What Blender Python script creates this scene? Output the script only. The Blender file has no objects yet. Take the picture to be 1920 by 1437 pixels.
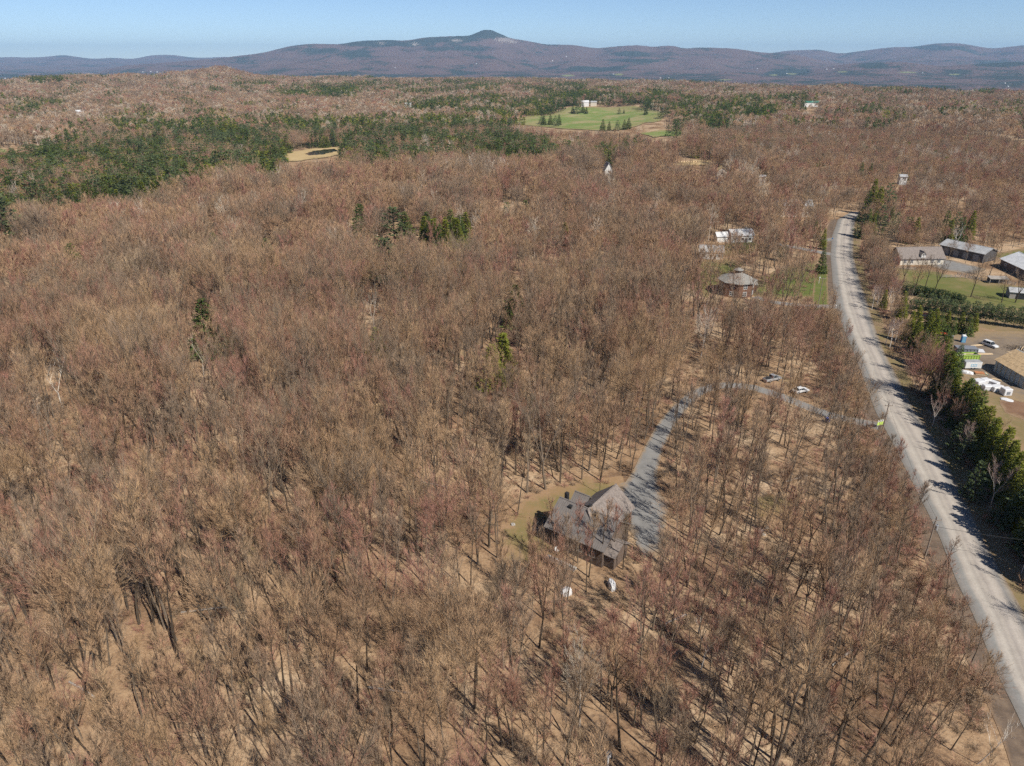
import bpy, bmesh, math, random
import numpy as np
from mathutils import Vector, Matrix, Euler

random.seed(7)
RNG = np.random.default_rng(11)
SC = bpy.context.scene
COL = SC.collection

# ------------------------------------------------------------------ camera, sky, sun, exposure
F, PITCH, CAMH = 1331.0, math.radians(24.5), 80.0
SP, CP = math.sin(PITCH), math.cos(PITCH)
cam = bpy.data.cameras.new("camera")
cam.sensor_width = 36.0
cam.lens = 36.0 * F / 1920.0
cam.clip_start = 0.5
cam.clip_end = 80000.0
cam_ob = bpy.data.objects.new("camera", cam)
COL.objects.link(cam_ob)
cam_ob.location = (0, 0, CAMH)
cam_ob.rotation_euler = (math.radians(90) - PITCH, 0, 0)
SC.camera = cam_ob

SUN_EL = math.radians(47)
SUN_DIR = Vector((math.sin(math.radians(39)) * math.cos(SUN_EL), -math.cos(math.radians(39)) * math.cos(SUN_EL), math.sin(SUN_EL)))
world = bpy.data.worlds.new("World")
SC.world = world
world.use_nodes = True
wn = world.node_tree
bg = wn.nodes["Background"]
sky = wn.nodes.new("ShaderNodeTexSky")
sky.sky_type = 'NISHITA'
sky.sun_disc = False
sky.sun_elevation = SUN_EL
sky.sun_rotation = math.atan2(SUN_DIR.x, SUN_DIR.y)
sky.altitude = 2500
sky.air_density = 0.8
sky.dust_density = 0.0
sky.ozone_density = 3.5
wn.links.new(sky.outputs[0], bg.inputs[0])
bg.inputs[1].default_value = 0.076
sl = bpy.data.lights.new("sun", 'SUN')
sl.energy = 4.4
sl.angle = math.radians(0.5)
sl.color = (1.0, 0.935, 0.83)
sun = bpy.data.objects.new("sun", sl)
COL.objects.link(sun)
sun.rotation_euler = SUN_DIR.to_track_quat('Z', 'Y').to_euler()
sun.location = (0, 0, 300)
SC.view_settings.view_transform = 'Standard'
SC.view_settings.look = 'None'
SC.view_settings.gamma = 1.0
SC.view_settings.exposure = 0.58
HAZE = 4.6e-5
SC.cycles.use_denoising = False
SC.cycles.max_bounces = 3
SC.cycles.diffuse_bounces = 3
SC.cycles.glossy_bounces = 1
SC.cycles.volume_bounces = 0
SC.cycles.sample_clamp_indirect = 3.0
SC.cycles.use_adaptive_sampling = True
SC.cycles.adaptive_threshold = 0.02

# ------------------------------------------------------------------ helpers
def az_of(px):
    return math.atan2(px - 960.0, F * CP + 606.0 * SP)

def S(x, a, b):
    t = np.clip((x - a) / (b - a), 0, 1)
    return t * t * (3 - 2 * t)

def wob(x, y, L, seed):
    r = np.random.default_rng(seed)
    out = 0.0
    for i in range(5):
        th = r.uniform(0, 6.28)
        k = 6.283 / (L * r.uniform(0.7, 1.6))
        out = out + np.sin((x * math.cos(th) + y * math.sin(th)) * k + r.uniform(0, 6.28))
    return out / 2.2

EDGE_PX = np.array([-500, 0, 300, 600, 950, 1300, 1500, 1920, 2400], float)
EDGE_AZ = np.array([az_of(p) for p in EDGE_PX])
EDGE_R = np.array([2900, 2900, 3000, 3100, 2900, 2500, 2150, 2000, 2000], float)
HILLS = [(405, 2600, 26, 260, 95), (405, 2700, 13, 380, 330), (90, 2650, 13, 320, 260), (240, 2750, 9, 400, 300),
         (1250, 700, 7, 160, 160), (300, 1250, -6, 350, 500), (1050, 1150, -5, 300, 300), (1750, 1050, 8, 250, 420),
         (420, 520, 4, 90, 200), (1560, 1500, 7, 250, 300)]
RIDGES = [
 (21000, 9000, [(-400, 108), (0, 108), (90, 108), (115, 103), (147, 108), (180, 111), (207, 108), (248, 111), (287, 104), (333, 104), (363, 109), (423, 107), (520, 112), (640, 118)]),
 (12000, 5200, [(250, 121), (340, 115), (423, 108), (493, 100), (547, 87), (587, 83), (640, 84), (677, 78), (730, 76), (763, 78), (800, 71), (853, 68), (887, 67), (895, 60), (905, 56), (916, 54), (928, 57), (938, 63), (960, 72), (990, 76), (1023, 83), (1073, 84), (1117, 91), (1157, 87), (1197, 85), (1220, 89), (1260, 86), (1280, 93), (1307, 90), (1373, 92), (1423, 99), (1487, 102), (1547, 115), (1620, 124), (1700, 135)]),
 (16000, 6500, [(1300, 118), (1380, 106), (1447, 100), (1470, 96), (1533, 94), (1573, 102), (1613, 97), (1667, 91), (1710, 91), (1740, 86), (1780, 85), (1807, 88), (1853, 95), (1897, 91), (1920, 89), (2050, 92), (2300, 96)]),
 (9500, 3000, [(1480, 140), (1560, 124), (1597, 118), (1697, 116), (1763, 123), (1813, 120), (1920, 115), (2100, 114), (2300, 118)]),
 (8200, 2200, [(500, 150), (700, 141), (900, 140), (1060, 137), (1250, 139), (1400, 141), (1600, 146), (1800, 150)]),
]
BASE = -110.0

def terr(x, y):
    x = np.asarray(x, float); y = np.asarray(y, float)
    r = np.hypot(x, y) + 1e-6
    a = np.arctan2(x, y)
    A = 0.45 + 2.6 * S(r, 420, 1100) + 3.0 * S(r, 1000, 2400)
    z = A * (0.6 * wob(x, y, 160, 3) + 0.4 * wob(x, y, 420, 4))
    for px, D, h, sr, sl_ in HILLS:
        c = az_of(px)
        z = z + h * np.exp(-((r - D) / sr) ** 2 - (((a - c) * r) / sl_) ** 2)
    Re = np.interp(a, EDGE_AZ, EDGE_R)
    fall = S(r, Re, Re + 1500)
    z = z * (1 - fall) + BASE * fall
    z = z + fall * (16 * wob(x, y, 1500, 9) + 12 * wob(x, y, 600, 12)) * S(r, 4500, 6000)
    for i, (D, W, pts) in enumerate(RIDGES):
        pa = np.array([az_of(p[0]) for p in pts])
        el = np.array([-(PITCH - math.atan2(718.5 - p[1], F)) for p in pts])
        e = sum(np.interp(a + d, pa, el) for d in (-.007, -.0035, 0, .0035, .007)) / 5
        Zr = CAMH + D * np.tan(e)
        lf = S(a, pa[0] - 0.06, pa[0]) * (1 - S(a, pa[-1], pa[-1] + 0.06))
        Dl = D * (1 + 0.02 * np.sin(a * 17 + i))
        t = np.clip(1 - (Dl - r) / W, 0, 1)
        pr = np.where(r < Dl, 0.45 * t ** 1.2 + 0.55 * t ** 3.2, np.clip(1 - (r - Dl) / 2600, 0, 1) ** 0.8)
        h = (Zr - BASE) * pr * lf
        sp = np.maximum(h, 0) * 0.48 * (1 - pr) * (0.6 * wob(x, y, 900, 20 + i) + 0.4 * wob(x, y, 2300, 30 + i))
        z = np.maximum(z, np.where(r > 4300, BASE * fall + h + sp, -1e9))
    return z

def tz(x, y):
    return float(terr(x, y))

def at(px, py, dz=0.0, flat=False):
    """the point of the place seen at this pixel of the photograph, dz above the ground"""
    u, v = px - 960.0, py - 718.5
    den = F * SP + v * CP
    z = 0.0
    for _ in range(1 if flat else 8):
        Hh = CAMH - z - dz
        X, Y = u * Hh / den, Hh * (F * CP - v * SP) / den
        if not flat:
            z = 0.5 * z + 0.5 * tz(X, Y)
    return Vector((X, Y, z))

def to_px(x, y, z):
    d = CAMH - z
    fw = y * CP + d * SP
    return 960 + F * x / fw, 718.5 + F * (d * CP - y * SP) / fw

def P2(*pts):
    return [at(*p) for p in pts]

def tag(o, label=None, cat=None, group=None, kind=None):
    if label: o['label'] = label
    if cat: o['category'] = cat
    if group: o['group'] = group
    if kind: o['kind'] = kind
    return o

def arr_mesh(name, V, T, mats, mi=None, smooth=False, attrs=None):
    """triangle mesh from numpy arrays"""
    V = np.asarray(V, np.float32); T = np.asarray(T, np.int32)
    me = bpy.data.meshes.new(name)
    me.vertices.add(len(V)); me.vertices.foreach_set("co", V.ravel())
    k = T.shape[1]
    me.loops.add(T.size); me.loops.foreach_set("vertex_index", T.ravel())
    me.polygons.add(len(T))
    me.polygons.foreach_set("loop_start", np.arange(0, T.size, k, dtype=np.int32))
    for m in mats: me.materials.append(m)
    if mi is not None: me.polygons.foreach_set("material_index", np.asarray(mi, np.int32))
    me.polygons.foreach_set("use_smooth", np.full(len(T), bool(smooth)))
    for an, av in (attrs or {}).items():
        at_ = me.attributes.new(an, 'FLOAT', 'POINT')
        at_.data.foreach_set("value", np.asarray(av, np.float32))
    me.update(calc_edges=True)
    return me

def link(name, me, parent=None, loc=None, rz=None):
    o = bpy.data.objects.new(name, me)
    COL.objects.link(o)
    if parent: o.parent = parent
    if loc is not None: o.location = loc
    if rz is not None: o.rotation_euler = (0, 0, rz)
    return o

def empty(name, loc, rz=0.0, label=None, cat=None, group=None):
    o = bpy.data.objects.new(name, None)
    o.empty_display_size = 0.5
    COL.objects.link(o)
    o.location = loc; o.rotation_euler = (0, 0, rz)
    return tag(o, label, cat, group)

# ------------------------------------------------------------------ materials
def newmat(name):
    m = bpy.data.materials.new(name); m.use_nodes = True
    nt = m.node_tree; nt.nodes.clear()
    out = nt.nodes.new("ShaderNodeOutputMaterial")
    return m, nt, out

class N:
    """small wrapper for building node trees"""
    def __init__(s, nt): s.nt = nt
    def n(s, t, **kw):
        x = s.nt.nodes.new(t)
        for k, v in kw.items(): setattr(x, k, v)
        return x
    def set(s, sock, v):
        if hasattr(v, 'is_output'): s.nt.links.new(v, sock)
        else: sock.default_value = v
    def math(s, op, a, b=0.0, clamp=False):
        x = s.n("ShaderNodeMath", operation=op, use_clamp=clamp)
        s.set(x.inputs[0], a); s.set(x.inputs[1], b); return x.outputs[0]
    def pos(s): return s.n("ShaderNodeNewGeometry").outputs["Position"]
    def obj(s): return s.n("ShaderNodeTexCoord").outputs["Object"]
    def scale(s, vec, k):
        x = s.n("ShaderNodeVectorMath", operation='MULTIPLY'); s.set(x.inputs[0], vec)
        x.inputs[1].default_value = k if isinstance(k, tuple) else (k, k, k); return x.outputs[0]
    def noise(s, vec, sc, detail=3.0, rough=0.55, dist=0.0):
        x = s.n("ShaderNodeTexNoise"); s.set(x.inputs["Vector"], vec)
        x.inputs["Scale"].default_value = sc; x.inputs["Detail"].default_value = detail
        x.inputs["Roughness"].default_value = rough; x.inputs["Distortion"].default_value = dist
        return x.outputs["Fac"]
    def ramp(s, fac, stops, interp='LINEAR'):
        x = s.n("ShaderNodeValToRGB"); s.set(x.inputs[0], fac)
        cr = x.color_ramp; cr.interpolation = interp
        while len(cr.elements) < len(stops): cr.elements.new(0.5)
        for e, (p, c) in zip(cr.elements, stops):
            e.position = p; e.color = (*c, 1) if len(c) == 3 else c
        return x.outputs[0]
    def rng(s, v, a, b, c=0.0, d=1.0):
        x = s.n("ShaderNodeMapRange"); s.set(x.inputs[0], v)
        for i, k in enumerate((a, b, c, d)): x.inputs[i + 1].default_value = k
        return x.outputs[0]
    def mix(s, f, a, b, mode='MIX'):
        x = s.n("ShaderNodeMix", data_type='RGBA', blend_type=mode)
        s.set(x.inputs[0], f)
        for i, v in ((6, a), (7, b)):
            if isinstance(v, tuple) and len(v) == 3: v = (*v, 1)
            s.set(x.inputs[i], v)
        return x.outputs[2]
    def attr(s, name): return s.n("ShaderNodeAttribute", attribute_name=name).outputs["Fac"]
    def diffuse(s, out, col, normal=None):
        d = s.n("ShaderNodeBsdfDiffuse"); s.set(d.inputs[0], col if not isinstance(col, tuple) else (*col, 1))
        if normal: s.set(d.inputs["Normal"], normal)
        s.nt.links.new(d.outputs[0], out.inputs[0])
    def pbr(s, out, col, rough=0.6, metal=0.0, normal=None, spec=0.4):
        d = s.n("ShaderNodeBsdfPrincipled"); s.set(d.inputs["Base Color"], col if not isinstance(col, tuple) else (*col, 1))
        s.set(d.inputs["Roughness"], rough); d.inputs["Metallic"].default_value = metal
        d.inputs["Specular IOR Level"].default_value = spec
        if normal: s.set(d.inputs["Normal"], normal)
        s.nt.links.new(d.outputs[0], out.inputs[0])
    def bump(s, h, strength=0.4, dist=0.1):
        b = s.n("ShaderNodeBump"); b.inputs["Strength"].default_value = strength
        b.inputs["Distance"].default_value = dist; s.set(b.inputs["Height"], h); return b.outputs[0]

def m_simple(name, col, var=0.12, sc=2.0, rough=0.6, metal=0.0, spec=0.4):
    m, nt, out = newmat(name); g = N(nt)
    f = g.noise(g.obj(), sc, 4.0)
    c2 = tuple(max(0, c * (1 - var * 1.6)) for c in col); c1 = tuple(min(1, c * (1 + var)) for c in col)
    g.pbr(out, g.ramp(f, [(0.3, c2), (0.7, c1)]), rough, metal, spec=spec)
    return m

def m_twig(name, cols, bias):
    m, nt, out = newmat(name); g = N(nt)
    p = g.scale(g.pos(), (1, 1, 0))
    n1 = g.rng(g.noise(p, 0.014, 3.0), 0.33, 0.67)
    n2 = g.rng(g.noise(p, 0.11, 2.0), 0.3, 0.7)
    rnd = g.n("ShaderNodeObjectInfo").outputs["Random"]
    f = g.math('ADD', g.math('MULTIPLY', n1, 0.34), g.math('ADD', g.math('MULTIPLY', n2, 0.16), g.math('MULTIPLY', rnd, 0.50)))
    f = g.math('ADD', f, bias, True)
    k = len(cols)
    c = g.ramp(f, [(0.12 + 0.76 * i / (k - 1), cc) for i, cc in enumerate(cols)])
    br = g.rng(g.noise(g.pos(), 0.9, 2.0), 0.3, 0.7, 0.78, 1.2)
    x = g.n("ShaderNodeVectorMath", operation='SCALE'); g.set(x.inputs[0], c); g.set(x.inputs[3], br)
    g.diffuse(out, x.outputs[0])
    return m

TW = [(0.215, 0.151, 0.101), (0.339, 0.218, 0.135), (0.349, 0.200, 0.137), (0.418, 0.274, 0.162), (0.349, 0.240, 0.157), (0.451, 0.335, 0.213)]
M_TWIG = [m_twig("twig_brown", TW, 0.0), m_twig("twig_red", [(0.271, 0.151, 0.112), (0.339, 0.179, 0.131), (0.372, 0.190, 0.146), (0.349, 0.211, 0.146)], 0.0),
          m_twig("twig_tan", [(0.361, 0.240, 0.140), (0.435, 0.290, 0.167), (0.395, 0.257, 0.155), (0.462, 0.324, 0.196)], 0.0),
          m_twig("twig_grey", [(0.192, 0.145, 0.101), (0.266, 0.196, 0.137), (0.299, 0.211, 0.148), (0.232, 0.184, 0.118)], 0.0)]

def m_bark(name, a, b, sc=3.0):
    m, nt, out = newmat(name); g = N(nt)
    rnd = g.n("ShaderNodeObjectInfo").outputs["Random"]
    f = g.noise(g.scale(g.obj(), (1, 1, 0.25)), sc, 4.0)
    f = g.math('ADD', g.math('MULTIPLY', f, 0.6), g.math('MULTIPLY', rnd, 0.5))
    g.diffuse(out, g.ramp(f, [(0.25, a), (0.8, b)]))
    return m
M_BARK = m_bark("bark_grey_brown", (0.075, 0.058, 0.043), (0.20, 0.158, 0.12))
M_BARK_DK = m_bark("bark_dark", (0.045, 0.034, 0.026), (0.10, 0.078, 0.06))
M_BARK_W = m_bark("bark_birch", (0.42, 0.38, 0.33), (0.72, 0.68, 0.62), 5.0)
M_TWIG_PALE = m_twig("twig_pale", [(0.40, 0.33, 0.25), (0.50, 0.42, 0.32), (0.44, 0.35, 0.28)], 0.0)
M_TWIG_BIRCH = m_twig("twig_birch", [(0.30, 0.21, 0.18), (0.36, 0.26, 0.22), (0.32, 0.22, 0.19)], 0.0)

def m_needles(name, cols):
    m, nt, out = newmat(name); g = N(nt)
    rnd = g.n("ShaderNodeObjectInfo").outputs["Random"]
    n2 = g.rng(g.noise(g.pos(), 0.35, 3.0), 0.3, 0.7)
    n3 = g.rng(g.noise(g.scale(g.pos(), (1, 1, 0)), 0.02, 2.0), 0.35, 0.65)
    f = g.math('ADD', g.math('MULTIPLY', n2, 0.35), g.math('ADD', g.math('MULTIPLY', rnd, 0.4), g.math('MULTIPLY', n3, 0.25)))
    k = len(cols)
    c = g.ramp(f, [(0.12 + 0.76 * i / (k - 1), c) for i, c in enumerate(cols)])
    d, t, mx = g.n("ShaderNodeBsdfDiffuse"), g.n("ShaderNodeBsdfTranslucent"), g.n("ShaderNodeMixShader")
    g.set(d.inputs[0], c); g.set(t.inputs[0], c); mx.inputs[0].default_value = 0.38
    nt.links.new(d.outputs[0], mx.inputs[1]); nt.links.new(t.outputs[0], mx.inputs[2]); nt.links.new(mx.outputs[0], out.inputs[0])
    return m
M_SPRUCE = m_needles("needles_spruce", [(0.060, 0.092, 0.030), (0.10, 0.135, 0.038), (0.15, 0.17, 0.048)])
M_PINE = m_needles("needles_pine", [(0.085, 0.115, 0.055), (0.13, 0.165, 0.075), (0.165, 0.185, 0.09)])
M_CEDAR = m_needles("needles_cedar", [(0.14, 0.165, 0.03), (0.22, 0.235, 0.042), (0.285, 0.275, 0.058)])
M_YEW = m_needles("needles_dark", [(0.034, 0.054, 0.024), (0.046, 0.072, 0.030), (0.065, 0.09, 0.036)])

def m_litter():
    m, nt, out = newmat("leaf_litter"); g = N(nt)
    p = g.pos()
    a = g.rng(g.noise(p, 0.05, 5.0, 0.6), 0.3, 0.7)
    b = g.noise(p, 2.2, 4.0, 0.7)
    c = g.ramp(g.math('ADD', g.math('MULTIPLY', a, 0.55), g.math('MULTIPLY', b, 0.5)),
               [(0.27, (0.13, 0.082, 0.052)), (0.42, (0.245, 0.158, 0.096)), (0.54, (0.33, 0.225, 0.138)), (0.74, (0.45, 0.335, 0.222))])
    gr = g.rng(g.noise(p, 0.035, 3.0, 0.6), 0.60, 0.72)
    gr = g.math('MULTIPLY', gr, g.rng(g.noise(p, 0.7, 3.0), 0.35, 0.65))
    c = g.mix(gr, c, (0.17, 0.145, 0.065))
    c = g.mix(g.rng(g.noise(g.scale(p, (1, 1.6, 1)), 0.9, 4.0, 0.7), 0.52, 0.66, 0, .8), c, (0.13, 0.088, 0.06))
    g.diffuse(out, c, g.bump(g.noise(p, 3.0, 3.0), 0.5, 0.12))
    return m
M_LITTER = m_litter()

def m_patch(name, cols, under=(0.30, 0.20, 0.12), sc=0.3, fine=3.0, bumpd=0.06, soft=0.30):
    """ground cover whose ragged rim lets the leaf litter through (attribute edge: 0 middle, 1 rim)"""
    m, nt, out = newmat(name); g = N(nt)
    p = g.pos()
    a = g.rng(g.noise(p, sc, 4.0, 0.6), 0.3, 0.7); b = g.noise(p, fine, 3.0, 0.7)
    f = g.math('ADD', g.math('MULTIPLY', a, 0.55), g.math('MULTIPLY', b, 0.45))
    k = len(cols)
    c = g.ramp(f, [(0.18 + 0.64 * i / max(1, k - 1), cc) for i, cc in enumerate(cols)])
    u = g.ramp(b, [(0.3, tuple(x * 0.8 for x in under)), (0.7, tuple(x * 1.15 for x in under))])
    e = g.math('ADD', g.attr("edge"), g.math('MULTIPLY', g.math('SUBTRACT', g.noise(p, 0.45, 4.0, 0.7), 0.5), 0.9))
    e = g.rng(e, 1.0 - soft, 1.0)
    g.diffuse(out, g.mix(e, c, u), g.bump(b, 0.4, bumpd))
    return m
M_LAWN = m_patch("lawn_grass", [(0.19, 0.15, 0.075), (0.125, 0.128, 0.045), (0.10, 0.130, 0.036), (0.15, 0.145, 0.058)], (0.24, 0.165, 0.10), 0.10)
M_PADDOCK = m_patch("paddock_grass", [(0.22, 0.165, 0.09), (0.16, 0.145, 0.06), (0.115, 0.130, 0.042), (0.19, 0.155, 0.075)], (0.25, 0.175, 0.105), 0.08)
M_FIELD = m_patch("field_grass", [(0.19, 0.20, 0.075), (0.145, 0.20, 0.06), (0.17, 0.21, 0.07), (0.29, 0.25, 0.13), (0.20, 0.21, 0.075)], (0.24, 0.21, 0.10), 0.018, 0.15, soft=0.25)
M_MARSH = m_patch("marsh_reeds", [(0.30, 0.22, 0.11), (0.40, 0.30, 0.16), (0.46, 0.35, 0.19)], (0.24, 0.18, 0.10), 0.03, 0.5, soft=0.15)
M_YARD = m_patch("yard_dirt", [(0.125, 0.10, 0.08), (0.17, 0.135, 0.105), (0.215, 0.17, 0.125), (0.155, 0.13, 0.11)], (0.26, 0.19, 0.115), 0.15)
M_DRYGRASS = m_patch("dry_grass", [(0.19, 0.135, 0.08), (0.23, 0.165, 0.10), (0.18, 0.145, 0.07), (0.255, 0.19, 0.115)], (0.28, 0.19, 0.115), 0.12)
M_MOSS = m_patch("mossy_ground", [(0.26, 0.165, 0.095), (0.235, 0.165, 0.085), (0.17, 0.145, 0.062), (0.28, 0.19, 0.11)], (0.29, 0.19, 0.115), 0.10)
M_GRAVEL = m_patch("driveway_gravel", [(0.16, 0.157, 0.152), (0.205, 0.20, 0.193), (0.24, 0.235, 0.225)], (0.26, 0.19, 0.125), 0.4, 2.5, soft=0.35)
M_SOIL = m_patch("bare_soil", [(0.13, 0.075, 0.05), (0.19, 0.115, 0.075), (0.24, 0.15, 0.10)], (0.26, 0.18, 0.115), 0.2)
M_DITCH = m_patch("ditch_grass", [(0.085, 0.066, 0.052), (0.14, 0.105, 0.08), (0.20, 0.15, 0.108)], (0.23, 0.155, 0.10), 0.5)

def m_road():
    m, nt, out = newmat("road_gravel"); g = N(nt)
    p = g.pos(); a = g.attr("across")
    w = g.math('ADD', a, g.math('MULTIPLY', g.math('SUBTRACT', g.noise(p, 0.12, 3.0), 0.5), 0.10))
    base = g.ramp(w, [(0.0, (0.142, 0.131, 0.117)), (0.10, (0.169, 0.160, 0.151)), (0.20, (0.184, 0.180, 0.170)), (0.27, (0.284, 0.256, 0.227)), (0.36, (0.323, 0.295, 0.259)), (0.44, (0.259, 0.234, 0.208)),
                      (0.50, (0.291, 0.262, 0.230)), (0.56, (0.249, 0.223, 0.201)), (0.66, (0.317, 0.285, 0.252)), (0.76, (0.278, 0.249, 0.220)), (0.84, (0.174, 0.166, 0.158)), (0.92, (0.201, 0.180, 0.155)), (1.0, (0.181, 0.138, 0.094))])
    n = g.rng(g.noise(p, 0.35, 5.0, 0.65), 0.28, 0.72, 0.86, 1.1)
    n2 = g.rng(g.noise(p, 4.0, 2.0), 0.3, 0.7, 0.9, 1.1)
    x = g.n("ShaderNodeVectorMath", operation='SCALE'); g.set(x.inputs[0], base); g.set(x.inputs[3], g.math('MULTIPLY', g.math('MULTIPLY', n, n2), 1.22))
    pot = g.rng(g.noise(p, 0.9, 2.0), 0.68, 0.74)
    c = g.mix(g.math('MULTIPLY', pot, 0.5), x.outputs[0], (0.2, 0.18, 0.16))
    g.diffuse(out, c, g.bump(g.noise(p, 1.6, 4.0), 0.4, 0.05))
    return m
M_ROAD = m_road()

def m_mountain():
    m, nt, out = newmat("distant_woods"); g = N(nt)
    p = g.pos()
    n1 = g.noise(p, 0.0022, 5.0, 0.62); n2 = g.noise(p, 0.02, 4.0, 0.75); n3 = g.noise(g.scale(p, (1, 0.5, 1)), 0.06, 2.0, 0.6)
    br = g.ramp(g.math('ADD', g.math('MULTIPLY', n2, 0.6), g.math('MULTIPLY', n3, 0.45)),
                [(0.25, (0.088, 0.056, 0.05)), (0.5, (0.142, 0.09, 0.078)), (0.75, (0.20, 0.135, 0.11))])
    co = g.math('ADD', g.math('ADD', n1, g.math('MULTIPLY', g.math('SUBTRACT', n2, 0.5), 0.7)), g.math('MULTIPLY', g.attr("conifer"), 0.5))
    c = g.mix(g.rng(co, 0.53, 0.64), br, (0.036, 0.046, 0.03))
    fl = g.math('ADD', g.attr("field"), g.math('MULTIPLY', g.math('SUBTRACT', n2, 0.5), 0.8))
    c = g.mix(g.rng(fl, 0.55, 0.65), c, (0.21, 0.22, 0.09))
    rk = g.math('ADD', g.attr("rock"), g.math('MULTIPLY', g.math('SUBTRACT', n3, 0.5), 3.2))
    c = g.mix(g.rng(rk, 0.62, 0.8), c, (0.34, 0.29, 0.255))
    g.diffuse(out, c, g.bump(g.math('ADD', n2, n3), 0.9, 30.0))
    return m
M_MOUNT = m_mountain()
# ------------------------------------------------------------------ the land
def grid_mesh(name, rs, azs, mats, attrs_fn=None):
    R, A = np.meshgrid(rs, azs, indexing='ij')
    x, y = (R * np.sin(A)).ravel(), (R * np.cos(A)).ravel()
    z = terr(x, y)
    nr, na = R.shape
    i = np.arange(nr * na).reshape(nr, na)
    q = np.stack([i[:-1, :-1], i[:-1, 1:], i[1:, 1:], i[1:, :-1]], -1).reshape(-1, 4)
    q = q[:, ::-1]
    at_ = attrs_fn(x, y, z) if attrs_fn else {}
    return arr_mesh(name, np.stack([x, y, z], 1), q, mats, smooth=True, attrs=at_)

AZ = np.radians(np.linspace(-72, 72, 361))
RS = np.concatenate([[0.3], np.geomspace(8, 4400, 500)])
tag(link("ground", grid_mesh("ground", RS, AZ, [M_LITTER])), "ground under the woods covered in tan fallen leaves", kind='structure')

def mount_attrs(x, y, z):
    px, py = to_px(x, y, z)
    con = np.zeros_like(x); rock = np.zeros_like(x); fld = np.zeros_like(x)
    def blob(dst, cx, cy, rx, ry, amp=1.0):
        dst[:] = np.maximum(dst, amp * np.exp(-(((px - cx) / rx) ** 2 + ((py - cy) / ry) ** 2)))
    r = np.hypot(x, y)
    for b in [(912, 66, 40, 8), (850, 75, 60, 5), (700, 82, 70, 5), (600, 95, 60, 5, .5), (670, 100, 25, 6), (1180, 102, 30, 4), (1195, 114, 40, 3), (1480, 136, 40, 5), (1640, 124, 25, 5),
              (1760, 90, 45, 4, .7), (1590, 160, 25, 5), (1300, 154, 30, 5), (1100, 130, 60, 4, .7), (1880, 120, 50, 4, .8), (700, 145, 90, 4, .6), (1710, 165, 50, 5, .6), (1850, 170, 30, 5, .6), (840, 92, 60, 4, .5)]:
        blob(con, *b)
    for b in [(945, 75, 22, 5), (855, 76, 14, 3.5), (778, 83, 8, 4), (715, 82, 8, 4, .8), (960, 79, 12, 3)]:
        blob(rock, *b)
    for b in [(1065, 142, 18, 2.5), (1160, 140, 12, 2.5), (1450, 141, 12, 2), (1485, 139, 12, 2), (1700, 136, 28, 2), (1790, 140, 16, 2), (95, 144, 16, 2), (1230, 152, 20, 2), (1360, 150, 25, 2, .8), (1580, 135, 14, 2)]:
        blob(fld, *b)
    # dark band at the foot of the mountains
    con = np.maximum(con, 0.16 * S(py, 128, 140))
    return {"conifer": con, "rock": rock, "field": fld}

AZM = np.radians(np.linspace(-52, 52, 760))
RM = np.concatenate([np.linspace(4400, 9000, 60)[:-1], np.linspace(9000, 17000, 190)[:-1], np.linspace(17000, 25000, 40)])
mo = tag(link("mountains", grid_mesh("mountains", RM, AZM, [M_MOUNT], mount_attrs)), "long wooded mountain range with a rounded rocky summit on the horizon", kind='structure')

def smooth_loop(P, m, jit=0.0, seed=1):
    """closed outline resampled to m points, corners rounded, edge made uneven"""
    P = np.array([(p[0], p[1]) for p in P], float)
    Q = np.vstack([P, P[:1]])
    d = np.concatenate([[0], np.cumsum(np.hypot(*np.diff(Q, axis=0).T))])
    t = np.linspace(0, d[-1], m, endpoint=False)
    L = np.stack([np.interp(t, d, Q[:, 0]), np.interp(t, d, Q[:, 1])], 1)
    for _ in range(max(1, m // 50)):
        L = 0.5 * L + 0.25 * (np.roll(L, 1, 0) + np.roll(L, -1, 0))
    if jit:
        c = L.mean(0); r = np.random.default_rng(seed)
        ph = r.uniform(0, 6.28, 6); k = np.arange(3, 9) * 2
        ang = np.linspace(0, 6.283, m, endpoint=False)[:, None]
        f = 1 + jit * np.sin(ang * k + ph).sum(1) / 3
        L = c + (L - c) * f[:, None]
    return L

OUT = {}      # outlines where no wild trees grow
def blob_sheet(name, px_pts, mat, label, off=0.05, jit=0.02, m=160, rings=26, seed=1, keep=1.0, world_pts=None):
    W = world_pts or P2(*px_pts)
    L = smooth_loop(W, m, jit, seed)
    c = L.mean(0)
    fr = np.linspace(0, 1, rings + 1)[1:]
    V = [c[None]] + [c + (L - c) * f for f in fr]
    E = [np.zeros(1)] + [np.full(m, f) for f in fr]
    V = np.vstack(V); E = np.concatenate(E)
    z = terr(V[:, 0], V[:, 1]) + off
    T = []
    j = np.arange(m); jn = (j + 1) % m
    T.append(np.stack([np.zeros(m, int), 1 + j, 1 + jn], 1))
    for k in range(rings - 1):
        a = 1 + k * m; b = a + m
        T.append(np.stack([a + j, b + j, b + jn], 1)); T.append(np.stack([a + j, b + jn, a + jn], 1))
    T = np.vstack(T)
    v0, v1, v2 = V[T[0, 0]], V[T[0, 1]], V[T[0, 2]]
    if (v1[0] - v0[0]) * (v2[1] - v0[1]) - (v1[1] - v0[1]) * (v2[0] - v0[0]) < 0: T = T[:, ::-1]
    me = arr_mesh(name, np.column_stack([V, z]), T, [mat], smooth=True, attrs={"edge": E})
    OUT[name + str(len(OUT))] = c + (L - c) * keep
    return tag(link(name, me), label, kind='structure')

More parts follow.
